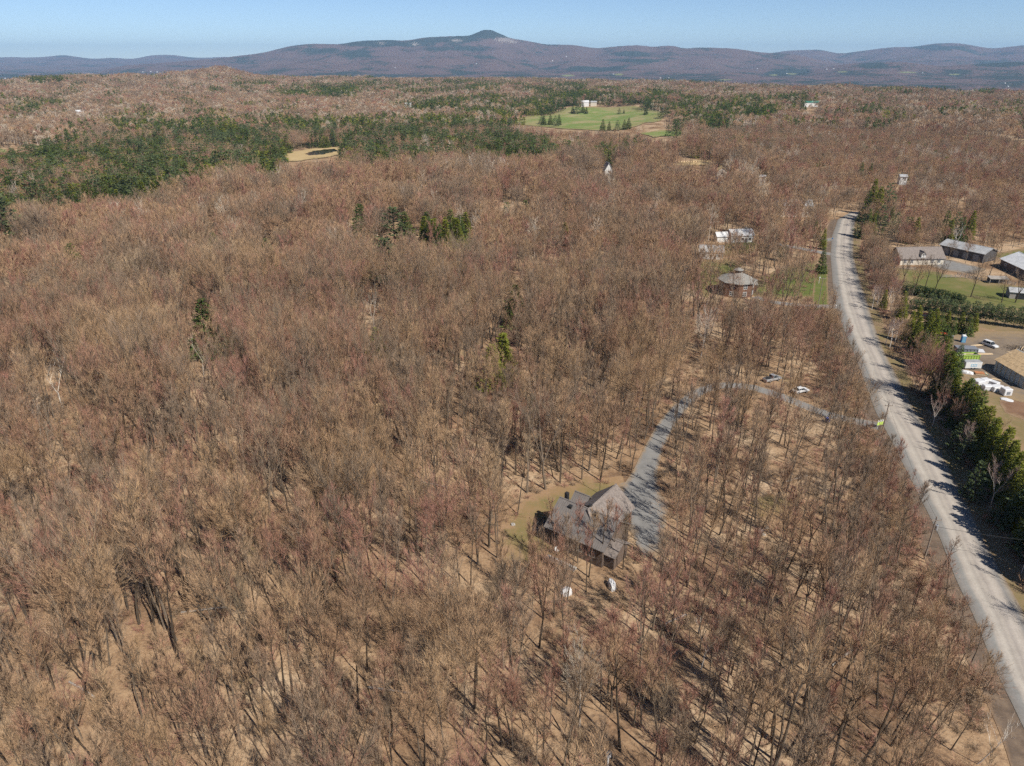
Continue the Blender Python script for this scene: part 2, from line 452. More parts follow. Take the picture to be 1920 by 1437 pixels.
def ribbon(name, Lp, Rp, mat, label, off=0.06, step=1.2, cols=13, crown=0.0, attr="across", fade=False):
    """a strip between two ground polylines"""
    def res(P, n):
        P = np.array([(p[0], p[1]) for p in P], float)
        d = np.concatenate([[0], np.cumsum(np.hypot(*np.diff(P, axis=0).T))])
        t = np.linspace(0, d[-1], n)
        Q = np.stack([np.interp(t, d, P[:, 0]), np.interp(t, d, P[:, 1])], 1)
        for _ in range(int(10 / step)):
            Q[1:-1] = 0.5 * Q[1:-1] + 0.25 * (Q[:-2] + Q[2:])
        return Q, d[-1]
    _, ln = res(Lp, 4)
    n = max(8, int(ln / step))
    A, _ = res(Lp, n); B, _ = res(Rp, n)
    w = np.linspace(0, 1, cols)
    V = A[:, None] * (1 - w)[None, :, None] + B[:, None] * w[None, :, None]
    ac = np.broadcast_to(w, (n, cols)).ravel()
    V = V.reshape(-1, 2)
    z = terr(V[:, 0], V[:, 1]) + off + crown * (1 - (2 * ac - 1) ** 2)
    i = np.arange(n * cols).reshape(n, cols)
    q = np.stack([i[:-1, :-1], i[:-1, 1:], i[1:, 1:], i[1:, :-1]], -1).reshape(-1, 4)
    v0, v1, v2 = V[q[0, 0]], V[q[0, 1]], V[q[0, 2]]
    if (v1[0] - v0[0]) * (v2[1] - v0[1]) - (v1[1] - v0[1]) * (v2[0] - v0[0]) < 0: q = q[:, ::-1]
    e = np.abs(2 * ac - 1)
    me = arr_mesh(name, np.column_stack([V, z]), q, [mat], smooth=True, attrs={"across": ac, "edge": e})
    OUT[name + str(len(OUT))] = np.vstack([A, B[::-1]])
    return tag(link(name, me), label, kind='structure')

# --- road
RL = P2((1980, 1500), (1912, 1350), (1863, 1252), (1827, 1158), (1793, 1091), (1760, 1003), (1728, 940), (1700, 885), (1673, 830), (1640, 770), (1615, 700), (1600, 660), (1580, 613), (1568, 575), (1561, 530), (1557, 480), (1560, 443), (1571, 412))
RR = P2((2085, 1500), (1988, 1300), (1950, 1215), (1918, 1146), (1880, 1079), (1840, 1003), (1812, 945), (1788, 895), (1753, 825), (1712, 765), (1684, 710), (1658, 660), (1640, 613), (1627, 570), (1612, 525), (1600, 480), (1601, 443), (1604, 412))
def extend(P, dx, dy):
    return P + [Vector((P[-1].x + dx * k, P[-1].y + dy * k, 0)) for k in (0.3, 0.6, 1.0)]
road_dir = (RL[-1] - RL[-2]).normalized()
RL2 = extend(RL, 16, 20); RR2 = extend(RR, 14, 18)
ribbon("road", RL2, RR2, M_ROAD, "pale gravel road with worn wheel tracks", 0.10, 1.2, 17, 0.10)
def offs(A, B, k):
    return [a + (a - b).normalized() * k for a, b in zip(A, B)]
ribbon("ditch", offs(RL, RR, 4.2), offs(RL, RR, -0.6), M_DITCH, "brown weedy ditch along the gravel road", 0.05, 1.5, 7)
ribbon("verge", offs(RR, RL, -0.6), offs(RR, RL, 3.6), M_DRYGRASS, "dry grass verge below the conifers", 0.05, 1.5, 7)

# --- driveway of the dark-roofed house
DC = [(1648, 800, 5.5), (1600, 790, 4), (1550, 778, 3.8), (1500, 758, 4), (1450, 738, 4.2), (1400, 724, 4.2), (1350, 722, 4.5), (1312, 733, 3.8), (1280, 758, 3.8), (1250, 795, 4), (1226, 840, 4.2), (1208, 890, 5), (1200, 930, 9)]
def path_sheet(name, C, mat, label, off=0.07):
    W = [at(c[0], c[1]) for c in C]; Lp, Rp = [], []
    for i, w in enumerate(W):
        t = (W[min(i + 1, len(W) - 1)] - W[max(0, i - 1)]); t.z = 0; t.normalize()
        nrm = Vector((-t.y, t.x, 0)) * C[i][2] / 2
        Lp.append(w + nrm); Rp.append(w - nrm)
    return ribbon(name, Lp, Rp, mat, label, off, 1.0, 9)
path_sheet("driveway", DC, M_GRAVEL, "bluish gravel driveway curving through the trees to the house")
blob_sheet("driveway_apron", [(1160, 908), (1190, 900), (1228, 912), (1256, 945), (1248, 985), (1240, 1040), (1205, 1050), (1185, 1000), (1155, 960)], M_GRAVEL, "gravel turning area beside the dark-roofed house", 0.06, 0.02, seed=3)

# --- lawns, yards, fields
blob_sheet("lawn", [(1030, 915), (1100, 895), (1165, 893), (1172, 915), (1130, 960), (1060, 1060), (960, 1075), (925, 1010), (960, 950)], M_MOSS, "mossy clearing round the dark-roofed house", 0.045, 0.03, seed=4)
blob_sheet("lawn", [(1400, 552), (1420, 522), (1480, 498), (1530, 488), (1540, 520), (1545, 570), (1480, 560), (1430, 560)], M_LAWN, "green lawn beside the octagonal house", 0.05, 0.03, seed=5)
blob_sheet("lawn", [(1290, 520), (1310, 488), (1360, 485), (1400, 492), (1345, 540), (1325, 560), (1295, 545)], M_PADDOCK, "patchy lawn behind the octagonal house", 0.055, 0.03, seed=6)
blob_sheet("lawn", [(1380, 452), (1420, 447), (1440, 462), (1400, 478), (1330, 482), (1320, 468)], M_PADDOCK, "patchy lawn before the white-roofed house", 0.06, 0.03, seed=16)
path_sheet("grass_strip", [(1541, 500, 4.5), (1539, 530, 5), (1538, 560, 5.5), (1540, 583, 5)], M_LAWN, "bright green grass strip beside the road", 0.065)
path_sheet("driveway", [(1572, 576, 5), (1520, 575, 4.5), (1450, 568, 4), (1415, 557, 4)], M_GRAVEL, "short gravel drive to the octagonal house", 0.075)
path_sheet("driveway", [(1562, 478, 6), (1540, 474, 6), (1500, 466, 5), (1440, 455, 5)], M_GRAVEL, "gravel drive to the white-roofed house", 0.075)
path_sheet("driveway", [(1568, 448, 6), (1545, 452, 6), (1525, 446, 5)], M_GRAVEL, "short pale gravel drive near the road crest", 0.08)
blob_sheet("paddock", [(1665, 500), (1740, 505), (1800, 520), (1900, 535), (2000, 548), (2000, 590), (1900, 590), (1800, 575), (1725, 562), (1680, 545)], M_PADDOCK, "green paddock inside the rail fence", 0.05, 0.01, seed=7)
blob_sheet("paddock", [(1690, 575), (1760, 575), (1850, 585), (1990, 605), (1990, 640), (1900, 628), (1800, 612), (1720, 600)], M_DRYGRASS, "straw coloured strip under the rows of pines", 0.06, 0.01, seed=8)
blob_sheet("paddock", [(1855, 478), (1920, 465), (2030, 470), (2050, 510), (1960, 520), (1890, 490)], M_LAWN, "green field beyond the long white-roofed barn", 0.055, 0.02, seed=9)
blob_sheet("farmyard", [(1750, 480), (1800, 492), (1850, 505), (1830, 515), (1770, 508), (1735, 495)], M_GRAVEL, "gravel yard between the barns", 0.07, 0.02, seed=10)
blob_sheet("yard", [(1752, 630), (1790, 628), (1850, 622), (1920, 622), (2040, 640), (2060, 760), (1940, 760), (1880, 745), (1815, 720), (1765, 665)], M_YARD, "churned dirt of the building site", 0.08, 0.015, seed=11)
blob_sheet("dry_meadow", [(1730, 620), (1790, 615), (1900, 612), (2080, 640), (2120, 900), (2020, 950), (1920, 880), (1850, 790), (1790, 710), (1755, 665)], M_DRYGRASS, "dry meadow beyond the roadside conifers", 0.045, 0.02, seed=12)
blob_sheet("garden_soil", [(1872, 752), (1930, 746), (1960, 775), (1925, 790), (1885, 775)], M_SOIL, "red-brown patch of bare soil", 0.075, 0.03, seed=13)
blob_sheet("field", [(955, 231), (975, 222), (1040, 213), (1110, 200), (1190, 200), (1262, 213), (1240, 224), (1200, 236), (1150, 245), (1060, 244), (1010, 237)], M_FIELD, "large green hay field among the woods", 0.6, 0.02, 200, seed=14)
blob_sheet("field", [(1200, 250), (1240, 245), (1290, 248), (1270, 257), (1225, 260)], M_FIELD, "small green meadow right of the large field", 0.6, 0.03, seed=15)
blob_sheet("marsh", [(520, 297), (545, 286), (590, 279), (642, 276), (640, 291), (590, 300), (545, 304)], M_MARSH, "tan reed marsh among dark conifers", 0.5, 0.07, seed=17)
M_WATER, _nt, _o = newmat("pond_water"); N(_nt).pbr(_o, (0.02, 0.022, 0.02), 0.12)
blob_sheet("pond", [(572, 290), (590, 284), (625, 280), (634, 284), (610, 290), (585, 293)], M_WATER, "dark water in the middle of the marsh", 0.62, 0.13, seed=18)
blob_sheet("marsh", [(480, 320), (500, 313), (530, 316), (515, 322)], M_MARSH, "small tan reed patch near the pond", 0.5, 0.04, m=60, seed=19)
blob_sheet("field", [(-40, 286), (0, 279), (14, 282), (12, 288), (-20, 292)], M_FIELD, "sliver of green field at the wood's far left", 0.5, 0.02, m=60, seed=20)
blob_sheet("field", [(655, 180), (680, 172), (690, 175), (672, 180)], M_MARSH, "far straw coloured field", 1.0, 0.02, m=60, seed=21)
blob_sheet("clearing", [(1255, 310), (1300, 301), (1335, 301), (1330, 310), (1280, 312)], M_MARSH, "sandy clearing with cut logs", 0.3, 0.02, m=60, seed=22)
blob_sheet("clearing", [(955, 505), (1040, 488), (1150, 488), (1200, 500), (1130, 506), (1030, 511)], M_DRYGRASS, "narrow opening in the wood with fallen trunks", 0.06, 0.03, m=90, seed=23)
blob_sheet("clearing", [(1395, 945), (1440, 925), (1490, 935), (1480, 965), (1420, 975)], M_MOSS, "mossy opening among slim trees", 0.05, 0.04, m=90, seed=24)

def inside(poly, x, y):
    c = np.zeros(len(x), bool)
    n = len(poly); X = poly[:, 0]; Y = poly[:, 1]
    m = (x > X.min()) & (x < X.max()) & (y > Y.min()) & (y < Y.max())
    if not m.any(): return c
    xs, ys = x[m], y[m]; cc = np.zeros(len(xs), bool)
    for i in range(n):
        j = i - 1
        k = ((Y[i] > ys) != (Y[j] > ys)) & (xs < (X[j] - X[i]) * (ys - Y[i]) / (Y[j] - Y[i] + 1e-12) + X[i])
        cc ^= k
    c[m] = cc
    return c
# ------------------------------------------------------------------ trees: meshes
UP = np.array([0, 0, 1.0])
def nrm(v): return v / (np.linalg.norm(v, axis=-1, keepdims=True) + 1e-9)

class TriBuf:
    def __init__(s): s.V = []; s.T = []; s.M = []; s.n = 0
    def add(s, V, T, m=0):
        V = np.asarray(V, float).reshape(-1, 3); T = np.asarray(T, int)
        s.V.append(V); s.T.append(T + s.n); s.M.append(np.full(len(T), m)); s.n += len(V)
    def tube(s, P, R, k=4, m=0):
        P = np.asarray(P, float); n = len(P)
        d = nrm(np.gradient(P, axis=0))
        a = np.cross(d, [0.31, 0.87, 0.39]); a = nrm(a); b = np.cross(d, a)
        th = np.arange(k) * 2 * math.pi / k
        ring = P[:, None] + (a[:, None] * np.cos(th)[None, :, None] + b[:, None] * np.sin(th)[None, :, None]) * np.asarray(R)[:, None, None]
        i = np.arange(n * k).reshape(n, k); j = np.roll(i, -1, 1)
        T = np.concatenate([np.stack([i[:-1], j[:-1], j[1:]], -1).reshape(-1, 3), np.stack([i[:-1], j[1:], i[1:]], -1).reshape(-1, 3)])
        s.add(ring.reshape(-1, 3), T, m)
    def slivers(s, P, D, L, W, rng, m=0):
        """one pointed twig per base point"""
        P = np.asarray(P); D = nrm(np.asarray(D)); n = len(P)
        a = nrm(np.cross(D, rng.normal(size=(n, 3))))
        V = np.stack([P - a * W[:, None] / 2, P + a * W[:, None] / 2, P + D * L[:, None]], 1).reshape(-1, 3)
        s.add(V, np.arange(3 * n).reshape(n, 3), m)
    def mesh(s, name, mats):
        return arr_mesh(name, np.vstack(s.V), np.vstack(s.T), mats, np.concatenate(s.M))

def bare_tree(seed, H=18.0, low=0.45, spread=4.0, limbs=13, subs=7, twigs=2600, style='slim', tw=0.026, tl=1.4, lod=0, trunk_r=None):
    """returns (wood, twigs) buffers; lod 0 near, 1 mid"""
    r = np.random.default_rng(seed)
    wood, tg = TriBuf(), TriBuf()
    r0 = trunk_r or H * 0.0098
    lean = r.normal(size=2) * (0.05 if style != 'leaning' else 0.16)
    n = 8 if lod == 0 else 4
    stems = []
    def stem(base, dirv, L, ra, rb):
        t = np.linspace(0, 1, n)
        w = np.cumsum(r.normal(size=(n, 2)) * 0.012 * L, 0) * t[:, None]
        P = base + np.outer(t * L, dirv); P[:, :2] += w
        stems.append((P, ra, rb)); wood.tube(P, ra + (rb - ra) * t, 6 if lod == 0 else 4)
        return P
    d0 = nrm(np.array([lean[0], lean[1], 1.0]))
    if style == 'forked':
        fk = H * r.uniform(0.28, 0.42)
        stem(np.zeros(3), d0, fk, r0 * 1.05, r0 * 0.8)
        tip = d0 * fk
        k = r.integers(2, 4); a0 = r.uniform(0, 6.28)
        for i in range(k):
            a = a0 + i * 6.28 / k + r.uniform(-.4, .4)
            dd = nrm(np.array([math.cos(a) * 0.34, math.sin(a) * 0.34, 1.0]))
            stem(tip - d0 * 0.1, dd, (H - fk) * r.uniform(0.72, 0.9), r0 * 0.66, r0 * 0.12)
        main = stems[1:]
    else:
        stem(np.zeros(3), d0, H * 0.93, r0, r0 * 0.12)
        main = stems
    bp, bd, bl = [], [], []
    ga = r.uniform(0, 6.28)
    zlo = H * low
    for i in range(limbs):
        ga += 2.4 + r.uniform(-.5, .5)
        P, ra, rb = main[i % len(main)]
        h = zlo + (H * 0.93 - zlo) * ((i + r.uniform(0, .8)) / limbs) ** 0.9
        t = np.clip((h - P[0, 2]) / (P[-1, 2] - P[0, 2]), 0.02, 0.98)
        b = np.array([np.interp(t, np.linspace(0, 1, len(P)), P[:, c]) for c in range(3)])
        q = np.clip((b[2] - zlo) / (H - zlo), 0, 1)
        if style == 'broad':
            prof, tilt = math.sqrt(max(0.06, 1 - (q - 0.25) ** 2 * 1.6)), r.uniform(0.62, 1.0) - 0.35 * q
        else:
            prof, tilt = max(0.22, 1.0 - 0.75 * q ** 1.6) * r.uniform(0.8, 1.15), r.uniform(0.38, 0.72) - 0.2 * q
        L = spread * prof / max(0.45, math.sin(tilt)) * 0.85
        L = min(L, (H * 1.02 - b[2]) / max(0.25, math.cos(tilt)) * 1.05 + 0.8)
        dd = np.array([math.cos(ga) * math.sin(tilt), math.sin(ga) * math.sin(tilt), math.cos(tilt)])
        m = 4 if lod == 0 else 3
        tt = np.linspace(0, 1, m)
        C = b + np.outer(tt * L, dd) + np.outer(tt ** 2 * L * 0.16, UP) + np.cumsum(r.normal(size=(m, 3)) * 0.03 * L, 0) * tt[:, None]
        rl = r0 * 0.27 * (1 - 0.5 * q)
        wood.tube(C, rl * (1 - 0.85 * tt), 3)
        bp.append(b); bd.append((C, L)); bl.append(L)
    # second order
    sP, sD, sL = [], [], []
    for C, L in bd:
        for k in range(subs):
            t = r.uniform(0.22, 0.98)
            b = np.array([np.interp(t, np.linspace(0, 1, len(C)), C[:, c]) for c in range(3)])
            ax = nrm(C[-1] - C[0]); rnd = r.normal(size=3)
            dd = nrm(ax * 0.85 + nrm(rnd) * 0.52 + UP * 0.36)
            l = L * r.uniform(0.28, 0.5) * (1.15 - 0.5 * t)
            sP.append(b); sD.append(dd); sL.append(l)
    # leader shoots
    for P, ra, rb in main:
        for k in range(limbs):
            t = r.uniform(0.6, 1.0); b = np.array([np.interp(t, np.linspace(0, 1, len(P)), P[:, c]) for c in range(3)])
            sP.append(b); sD.append(nrm(r.normal(size=3) * 0.45 + UP)); sL.append(spread * r.uniform(0.2, 0.4))
    sP, sD, sL = np.array(sP), np.array(sD), np.array(sL)
    if lod == 0:
        for b, d, l in zip(sP, sD, sL):
            C = np.array([b, b + d * l * .5 + r.normal(size=3) * .05 * l, b + d * l + UP * .1 * l])
            wood.tube(C, [0.020, 0.014, 0.007], 3)
    else:
        wood.slivers(sP, sD, sL, np.full(len(sP), 0.062), r)
    # twigs on the second order and on the ends of limbs
    k = r.integers(0, len(sP), twigs)
    wgt = sL[k]
    t = r.uniform(0.12, 1.0, twigs)
    P = sP[k] + sD[k] * (t * wgt)[:, None] + UP * (t ** 2 * wgt * 0.1)[:, None]
    nl = twigs // 5
    for ii in range(nl):
        C, L = bd[r.integers(0, len(bd))]
        tt = r.uniform(0.35, 1.0)
        P[ii] = [np.interp(tt, np.linspace(0, 1, len(C)), C[:, c]) for c in range(3)]
    D = nrm(sD[k] * 0.9 + nrm(r.normal(size=(twigs, 3))) * 0.50 + UP * 0.42)
    Lw = tl * r.uniform(0.45, 1.25, twigs)
    if style == 'broad':           # fine shoots form a rounded outer shell
        m = int(twigs * 0.6)
        u = nrm(r.normal(size=(m, 3))); u[:, 2] = np.where(u[:, 2] < -0.35, -u[:, 2], u[:, 2])
        c = np.array([lean[0] * H * .5, lean[1] * H * .5, H * 0.62])
        lump = 1 + 0.16 * np.sin(u[:, 0] * 5 + seed) + 0.14 * np.sin(u[:, 1] * 6 + 2 * seed)
        P[:m] = c + u * np.array([spread * .95, spread * .95, H * 0.36]) * (r.uniform(0.5, 0.95, m) * lump)[:, None]
        D[:m] = nrm(u * 0.75 + UP * 0.5 + r.normal(size=(m, 3)) * 0.32)
    tg.slivers(P, D, Lw, tw * r.uniform(0.7, 1.3, twigs), r)
    return wood, tg

def conifer(seed, H=12.0, R=2.2, whorls=16, per=9, droop=0.25, sprays=9, size=0.5, base=0.06, kind='spruce', shape=0.9):
    r = np.random.default_rng(seed)
    wood, nd = TriBuf(), TriBuf()
    wood.tube(np.array([[0, 0, 0], [0.02 * H * r.normal(), 0.0, H * 0.5], [0, 0, H * 0.97]]), [H * 0.014, H * 0.009, 0.02], 6)
    for w in range(whorls):
        q = (w + r.uniform(0, .7)) / whorls
        h = H * (base + (0.98 - base) * q)
        rad = R * (1 - q) ** shape * r.uniform(0.82, 1.12) + 0.12
        if kind == 'pine': rad = R * (math.sin(math.pi * min(1, 0.16 + 0.84 * q)) ** 0.7) * r.uniform(0.75, 1.15) + 0.15
        if kind == 'round': rad = R * math.sqrt(max(0.02, 1 - (1.9 * q - 0.95) ** 2)) * r.uniform(0.85, 1.1)
        a0 = r.uniform(0, 6.28)
        nb = max(4, int(per * (0.45 + 0.55 * (1 - q))))
        for b in range(nb):
            a = a0 + b * 6.28 / nb + r.uniform(-.25, .25)
            L = rad * r.uniform(0.72, 1.12)
            el = (0.35 * q - droop) if kind == 'spruce' else (0.30 if kind == 'pine' else 0.12)
            d = np.array([math.cos(a) * math.cos(el), math.sin(a) * math.cos(el), math.sin(el)])
            p0 = np.array([0, 0, h])
            wood.slivers(p0[None], d[None], np.array([L]), np.array([0.07]), r)
            k = max(4, int(sprays * (0.5 + 0.5 * L / R)))
            t = r.uniform(0.05, 1.0, k) ** 0.33
            P = p0 + np.outer(t * L, d) + np.outer(t ** 2 * L * 0.10, UP) + r.normal(size=(k, 3)) * 0.10 * L * np.array([1, 1, 0.5])
            side = nrm(np.cross(d, UP))
            D = nrm(d * 0.75 + side * r.normal(size=(k, 1)) * 0.75 + UP * (r.normal(size=(k, 1)) * 0.30 + (0.25 if kind == 'pine' else -0.10)))
            Ls = size * r.uniform(0.7, 1.35, k) * (0.7 + 0.6 * L / R)
            A = nrm(np.cross(D, UP + r.normal(size=(k, 3)) * 0.45)); W = (Ls * 0.42)[:, None]
            # leaf-like kite of two triangles, folded along the twig
            up2 = np.cross(A, D)
            V = np.stack([P, P + D * Ls[:, None] * .5 + A * W * .5 - up2 * W * .15, P + D * Ls[:, None], P + D * Ls[:, None] * .5 - A * W * .5 - up2 * W * .15], 1)
            i = np.arange(k)[:, None] * 4
            nd.add(V.reshape(-1, 3), np.concatenate([i + [0, 1, 2], i + [0, 2, 3]]))
    k = 10
    nd.slivers(np.tile([[0, 0, H * .9]], (k, 1)) + r.normal(size=(k, 3)) * .08, r.normal(size=(k, 3)) * .35 + UP, np.full(k, H * .1), np.full(k, .16), r)
    return wood, nd

def both(name, wood, tg, mw, mt):
    b = TriBuf()
    b.V = wood.V + tg.V
    off = wood.n
    b.T = wood.T + [t + off for t in tg.T]
    b.M = [m * 0 for m in wood.M] + [m * 0 + 1 for m in tg.M]
    return b.mesh(name, [mw, mt])

# near kinds: (style word, wood mesh, twig mesh)
NEAR = []
spec = [('slim', 18, .46, 1.9, 15, 5, 2300, 0), ('slim', 20, .50, 2.1, 15, 5, 2500, 2), ('slim', 16, .42, 1.8, 13, 5, 2000, 3),
        ('forked', 18, .45, 2.9, 14, 6, 2900, 0), ('forked', 16, .42, 2.7, 13, 6, 2600, 1), ('forked', 19, .45, 3.0, 14, 6, 2900, 3),
        ('broad', 16, .36, 4.2, 16, 6, 4200, 0), ('broad', 18, .40, 4.5, 16, 7, 4600, 2), ('broad', 15, .34, 4.0, 15, 6, 4000, 1),
        ('leaning', 17, .45, 2.2, 13, 5, 2300, 0), ('leaning', 18, .48, 2.4, 13, 5, 2400, 3), ('slim', 15, .38, 1.9, 13, 5, 2100, 1)]
CWORD = ['brown', 'reddish', 'tan', 'grey']
for i, (st, H, low, sp_, li, su, tw_, ci) in enumerate(spec):
    w, t = bare_tree(100 + i, H, low, sp_, li, su, int(tw_ * (.50 if st == 'broad' else .40)), st)
    NEAR.append((st, CWORD[ci], H, w.mesh("trunk", [M_BARK if i % 3 else M_BARK_DK]), t.mesh("crown", [M_TWIG[ci]]), w, t, ci, i))
NEAR_JOIN = [both("bare_tree_near", n[5], n[6], M_BARK if n[8] % 3 else M_BARK_DK, M_TWIG[n[7]]) for n in NEAR]
MID = []
mspec = [('slim', 16, .42, 2.8, 9, 4, 0), ('broad', 16, .34, 4.6, 12, 5, 0), ('broad', 17, .36, 4.9, 12, 5, 2), ('forked', 17, .40, 3.7, 11, 5, 3),
         ('broad', 15, .32, 4.2, 11, 5, 1), ('slim', 15, .40, 2.7, 9, 4, 1), ('broad', 16, .36, 4.4, 12, 5, 3), ('slim', 17, .4, 2.8, 9, 4, 2), ('broad', 15, .34, 4.3, 11, 5, 0), ('forked', 15, .4, 3.3, 10, 5, 2)]
for i, (st, H, low, sp_, li, su, ci) in enumerate(mspec):
    w, t = bare_tree(300 + i, H, low, sp_, li, su, 1350 if st == 'broad' else 800, st, tw=0.050, tl=1.5, lod=1)
    MID.append((both("bare_tree_mid", w, t, M_BARK, M_TWIG[ci]), ci))
w, t = bare_tree(350, 16, .4, 3.6, 11, 5, 600, 'broad', tw=0.085, tl=1.5, lod=1)
MID_PALE = both("pale_tree_mid", w, t, M_BARK_W, M_TWIG_PALE)

def grove(seed, S_=26.0, n=14, pale=0.0):
    """a far patch of wood: every trunk and crown its own small geometry, joined"""
    r = np.random.default_rng(seed); b = TriBuf()
    for k in range(n):
        cx, cy = (k % 4 + r.uniform(0, 1)) * S_ / 4 - S_ / 2, (k // 4 + r.uniform(0, 1)) * S_ / 4 - S_ / 2
        H = r.uniform(9.5, 18); R = r.uniform(2.4, 4.2)
        m = 95
        u = r.normal(size=(m, 3)); u = nrm(u); u[:, 2] = np.abs(u[:, 2]) * 1.0 - 0.25
        C = np.array([cx, cy, H - R * 1.25])
        P = C + u * np.array([R, R, R * 1.25]) * r.uniform(0.35, 0.85, (m, 1))
        D = nrm(u * 0.8 + UP * 0.7 + r.normal(size=(m, 3)) * 0.4)
        pm = 2 if r.uniform() < pale else r.integers(0, 2)
        b.slivers(P, D, r.uniform(1.2, 2.3, m), r.uniform(.15, .30, m), r, pm)
        b.slivers(np.array([[cx, cy, 0], [cx, cy, 0]]), np.array([UP, UP + [.02, .01, 0]]), np.array([H, H * .9]), np.array([.38, .34]), r, 3)
    return b
FAR = [grove(500 + i, pale=0.015).mesh("grove", [M_TWIG[[3, 0, 3][i % 3]], M_TWIG[[1, 3, 0, 3][i % 4]], M_TWIG[2], M_BARK_DK]) for i in range(6)]
FAR_PALE = [grove(520 + i, pale=0.35).mesh("pale_grove", [M_TWIG[2], M_TWIG[3], M_TWIG_PALE, M_BARK_W]) for i in range(2)]

# conifers
CON = {}
def reg(key, word, seeds, mat, **kw):
    CON[key] = (word, [])
    for s_ in seeds:
        w, t = conifer(s_, **kw)
        CON[key][1].append((w.mesh("trunk", [M_BARK_DK]), t.mesh("crown", [mat]), w, t, mat))
reg('spruce', 'dark spruce', (1, 2, 3), M_SPRUCE, H=12, R=2.3, whorls=24, per=11, sprays=10, size=0.68)
reg('cedar', 'olive-green cedar', (4, 5, 6), M_CEDAR, H=12.5, R=1.95, whorls=24, per=12, sprays=13, size=0.60, droop=-0.30, shape=0.72)
reg('pine', 'grey-green pine', (7, 8, 9), M_PINE, H=9, R=2.4, whorls=13, per=9, sprays=13, size=0.62, base=0.22, kind='pine')
reg('white_pine', 'plumed pine', (10, 11), M_PINE, H=13, R=3.4, whorls=11, per=8, sprays=20, size=0.75, base=0.10, kind='spruce', droop=-0.12, shape=0.62)
reg('shrub', 'rounded dark yew', (12, 13), M_YEW, H=4, R=2.2, whorls=9, per=11, sprays=12, size=0.5, base=0.05, kind='round')

def con_mid(seed, mat, H=12, R=2.2, **kw):
    w, t = conifer(seed, H=H, R=R, whorls=9, per=6, sprays=5, size=1.25, **kw)
    return both("conifer_mid", w, t, M_BARK_DK, mat)
CMID = [con_mid(40, M_SPRUCE), con_mid(41, M_SPRUCE, 10, 2.0), con_mid(42, M_CEDAR, 9, 2.0), con_mid(43, M_SPRUCE, 13, 2.6), con_mid(44, M_CEDAR, 10, 2.4), con_mid(45, M_PINE, 14, 3.2, shape=.6, droop=-.1)]
def con_grove(seed, mats, S_=22.0, n=12):
    r = np.random.default_rng(seed); b = TriBuf()
    for k in range(n):
        cx, cy = (k % 4 + r.uniform(0, 1)) * S_ / 4 - S_ / 2, (k // 4 + r.uniform(0, 1)) * S_ / 3 - S_ / 2
        H = r.uniform(10, 18); R = r.uniform(2.0, 3.4); m = 60
        q = r.uniform(0, 1, m) ** 1.3; a = r.uniform(0, 6.28, m)
        rad = R * (1 - q) ** .8 * r.uniform(.5, 1, m)
        P = np.stack([cx + np.cos(a) * rad, cy + np.sin(a) * rad, H * (.12 + .85 * q)], 1)
        D = np.stack([np.cos(a), np.sin(a), np.full(m, -.1) + .5 * q], 1) + r.normal(size=(m, 3)) * .3
        b.slivers(P, D, r.uniform(1.0, 1.9, m), r.uniform(.8, 1.5, m), r, int(r.uniform() < .3))
        b.slivers(np.array([[cx, cy, 0]]), UP[None], np.array([H]), np.array([.4]), r, 2)
    return b.mesh("conifer_grove", [mats[0], mats[1], M_BARK_DK])
CFAR = [con_grove(600 + i, [(M_SPRUCE, M_CEDAR), (M_SPRUCE, M_PINE), (M_SPRUCE, M_SPRUCE)][i % 3]) for i in range(4)]
# birches and pale snags
BIRCH = []
for i in range(4):
    w, t = bare_tree(700 + i, 12, .35, 2.2, 11, 6, 1300, 'forked' if i != 1 else 'slim', tw=0.03, tl=1.1, trunk_r=0.13)
    BIRCH.append((w.mesh("trunk", [M_BARK_W]), t.mesh("crown", [M_TWIG_BIRCH])))
SNAG = []
for i in range(3):
    w, t = bare_tree(720 + i, 14, .40, 3.2, 9, 4, 120, 'forked' if i else 'leaning', tw=0.035, tl=1.1, trunk_r=0.15)
    SNAG.append((w.mesh("trunk", [M_BARK_W]), t.mesh("crown", [M_TWIG_PALE])))
w, t = bare_tree(730, 15, .16, 6.0, 26, 10, 5200, 'broad', tw=0.034, tl=1.5, trunk_r=0.26)
BIGTREE = [(w.mesh("trunk", [M_BARK]), t.mesh("crown", [M_TWIG[1]]))]
for i in range(3):
    w, t = bare_tree(740 + i, 14, .32, 4.2, 15, 7, 1500, ['broad', 'forked', 'broad'][i], tw=0.035, tl=1.2, trunk_r=0.24)
    BIGTREE.append((w.mesh("trunk", [M_BARK_DK]), t.mesh("crown", [M_TWIG[3]])))
w, t = bare_tree(750, 16, .28, 4.8, 15, 8, 1500, 'broad', tw=0.05, tl=1.2, trunk_r=0.2)
BIGTREE.append((w.mesh("trunk", [M_BARK_W]), t.mesh("crown", [M_TWIG_PALE])))
# shrubs
SHR = []
for i in range(3):
    r_ = np.random.default_rng(800 + i); w, t = TriBuf(), TriBuf()
    m = 26
    D = nrm(r_.normal(size=(m, 3)) * .55 + UP); L = r_.uniform(1.2, 2.4, m)
    P = r_.normal(size=(m, 3)) * [.25, .25, 0]
    w.slivers(P, D, L, np.full(m, .05), r_)
    k = r_.integers(0, m, 260); tt = r_.uniform(.25, 1, 260)
    t.slivers(P[k] + D[k] * (L[k] * tt)[:, None], D[k] * .7 + nrm(r_.normal(size=(260, 3))) * .6, r_.uniform(.4, .9, 260), np.full(260, .03), r_)
    SHR.append(both("shrub", w, t, M_BARK, M_TWIG[[1, 0, 3][i]]))
SHR_RED = both("red_shrub", w, t, M_BARK, M_TWIG[1])
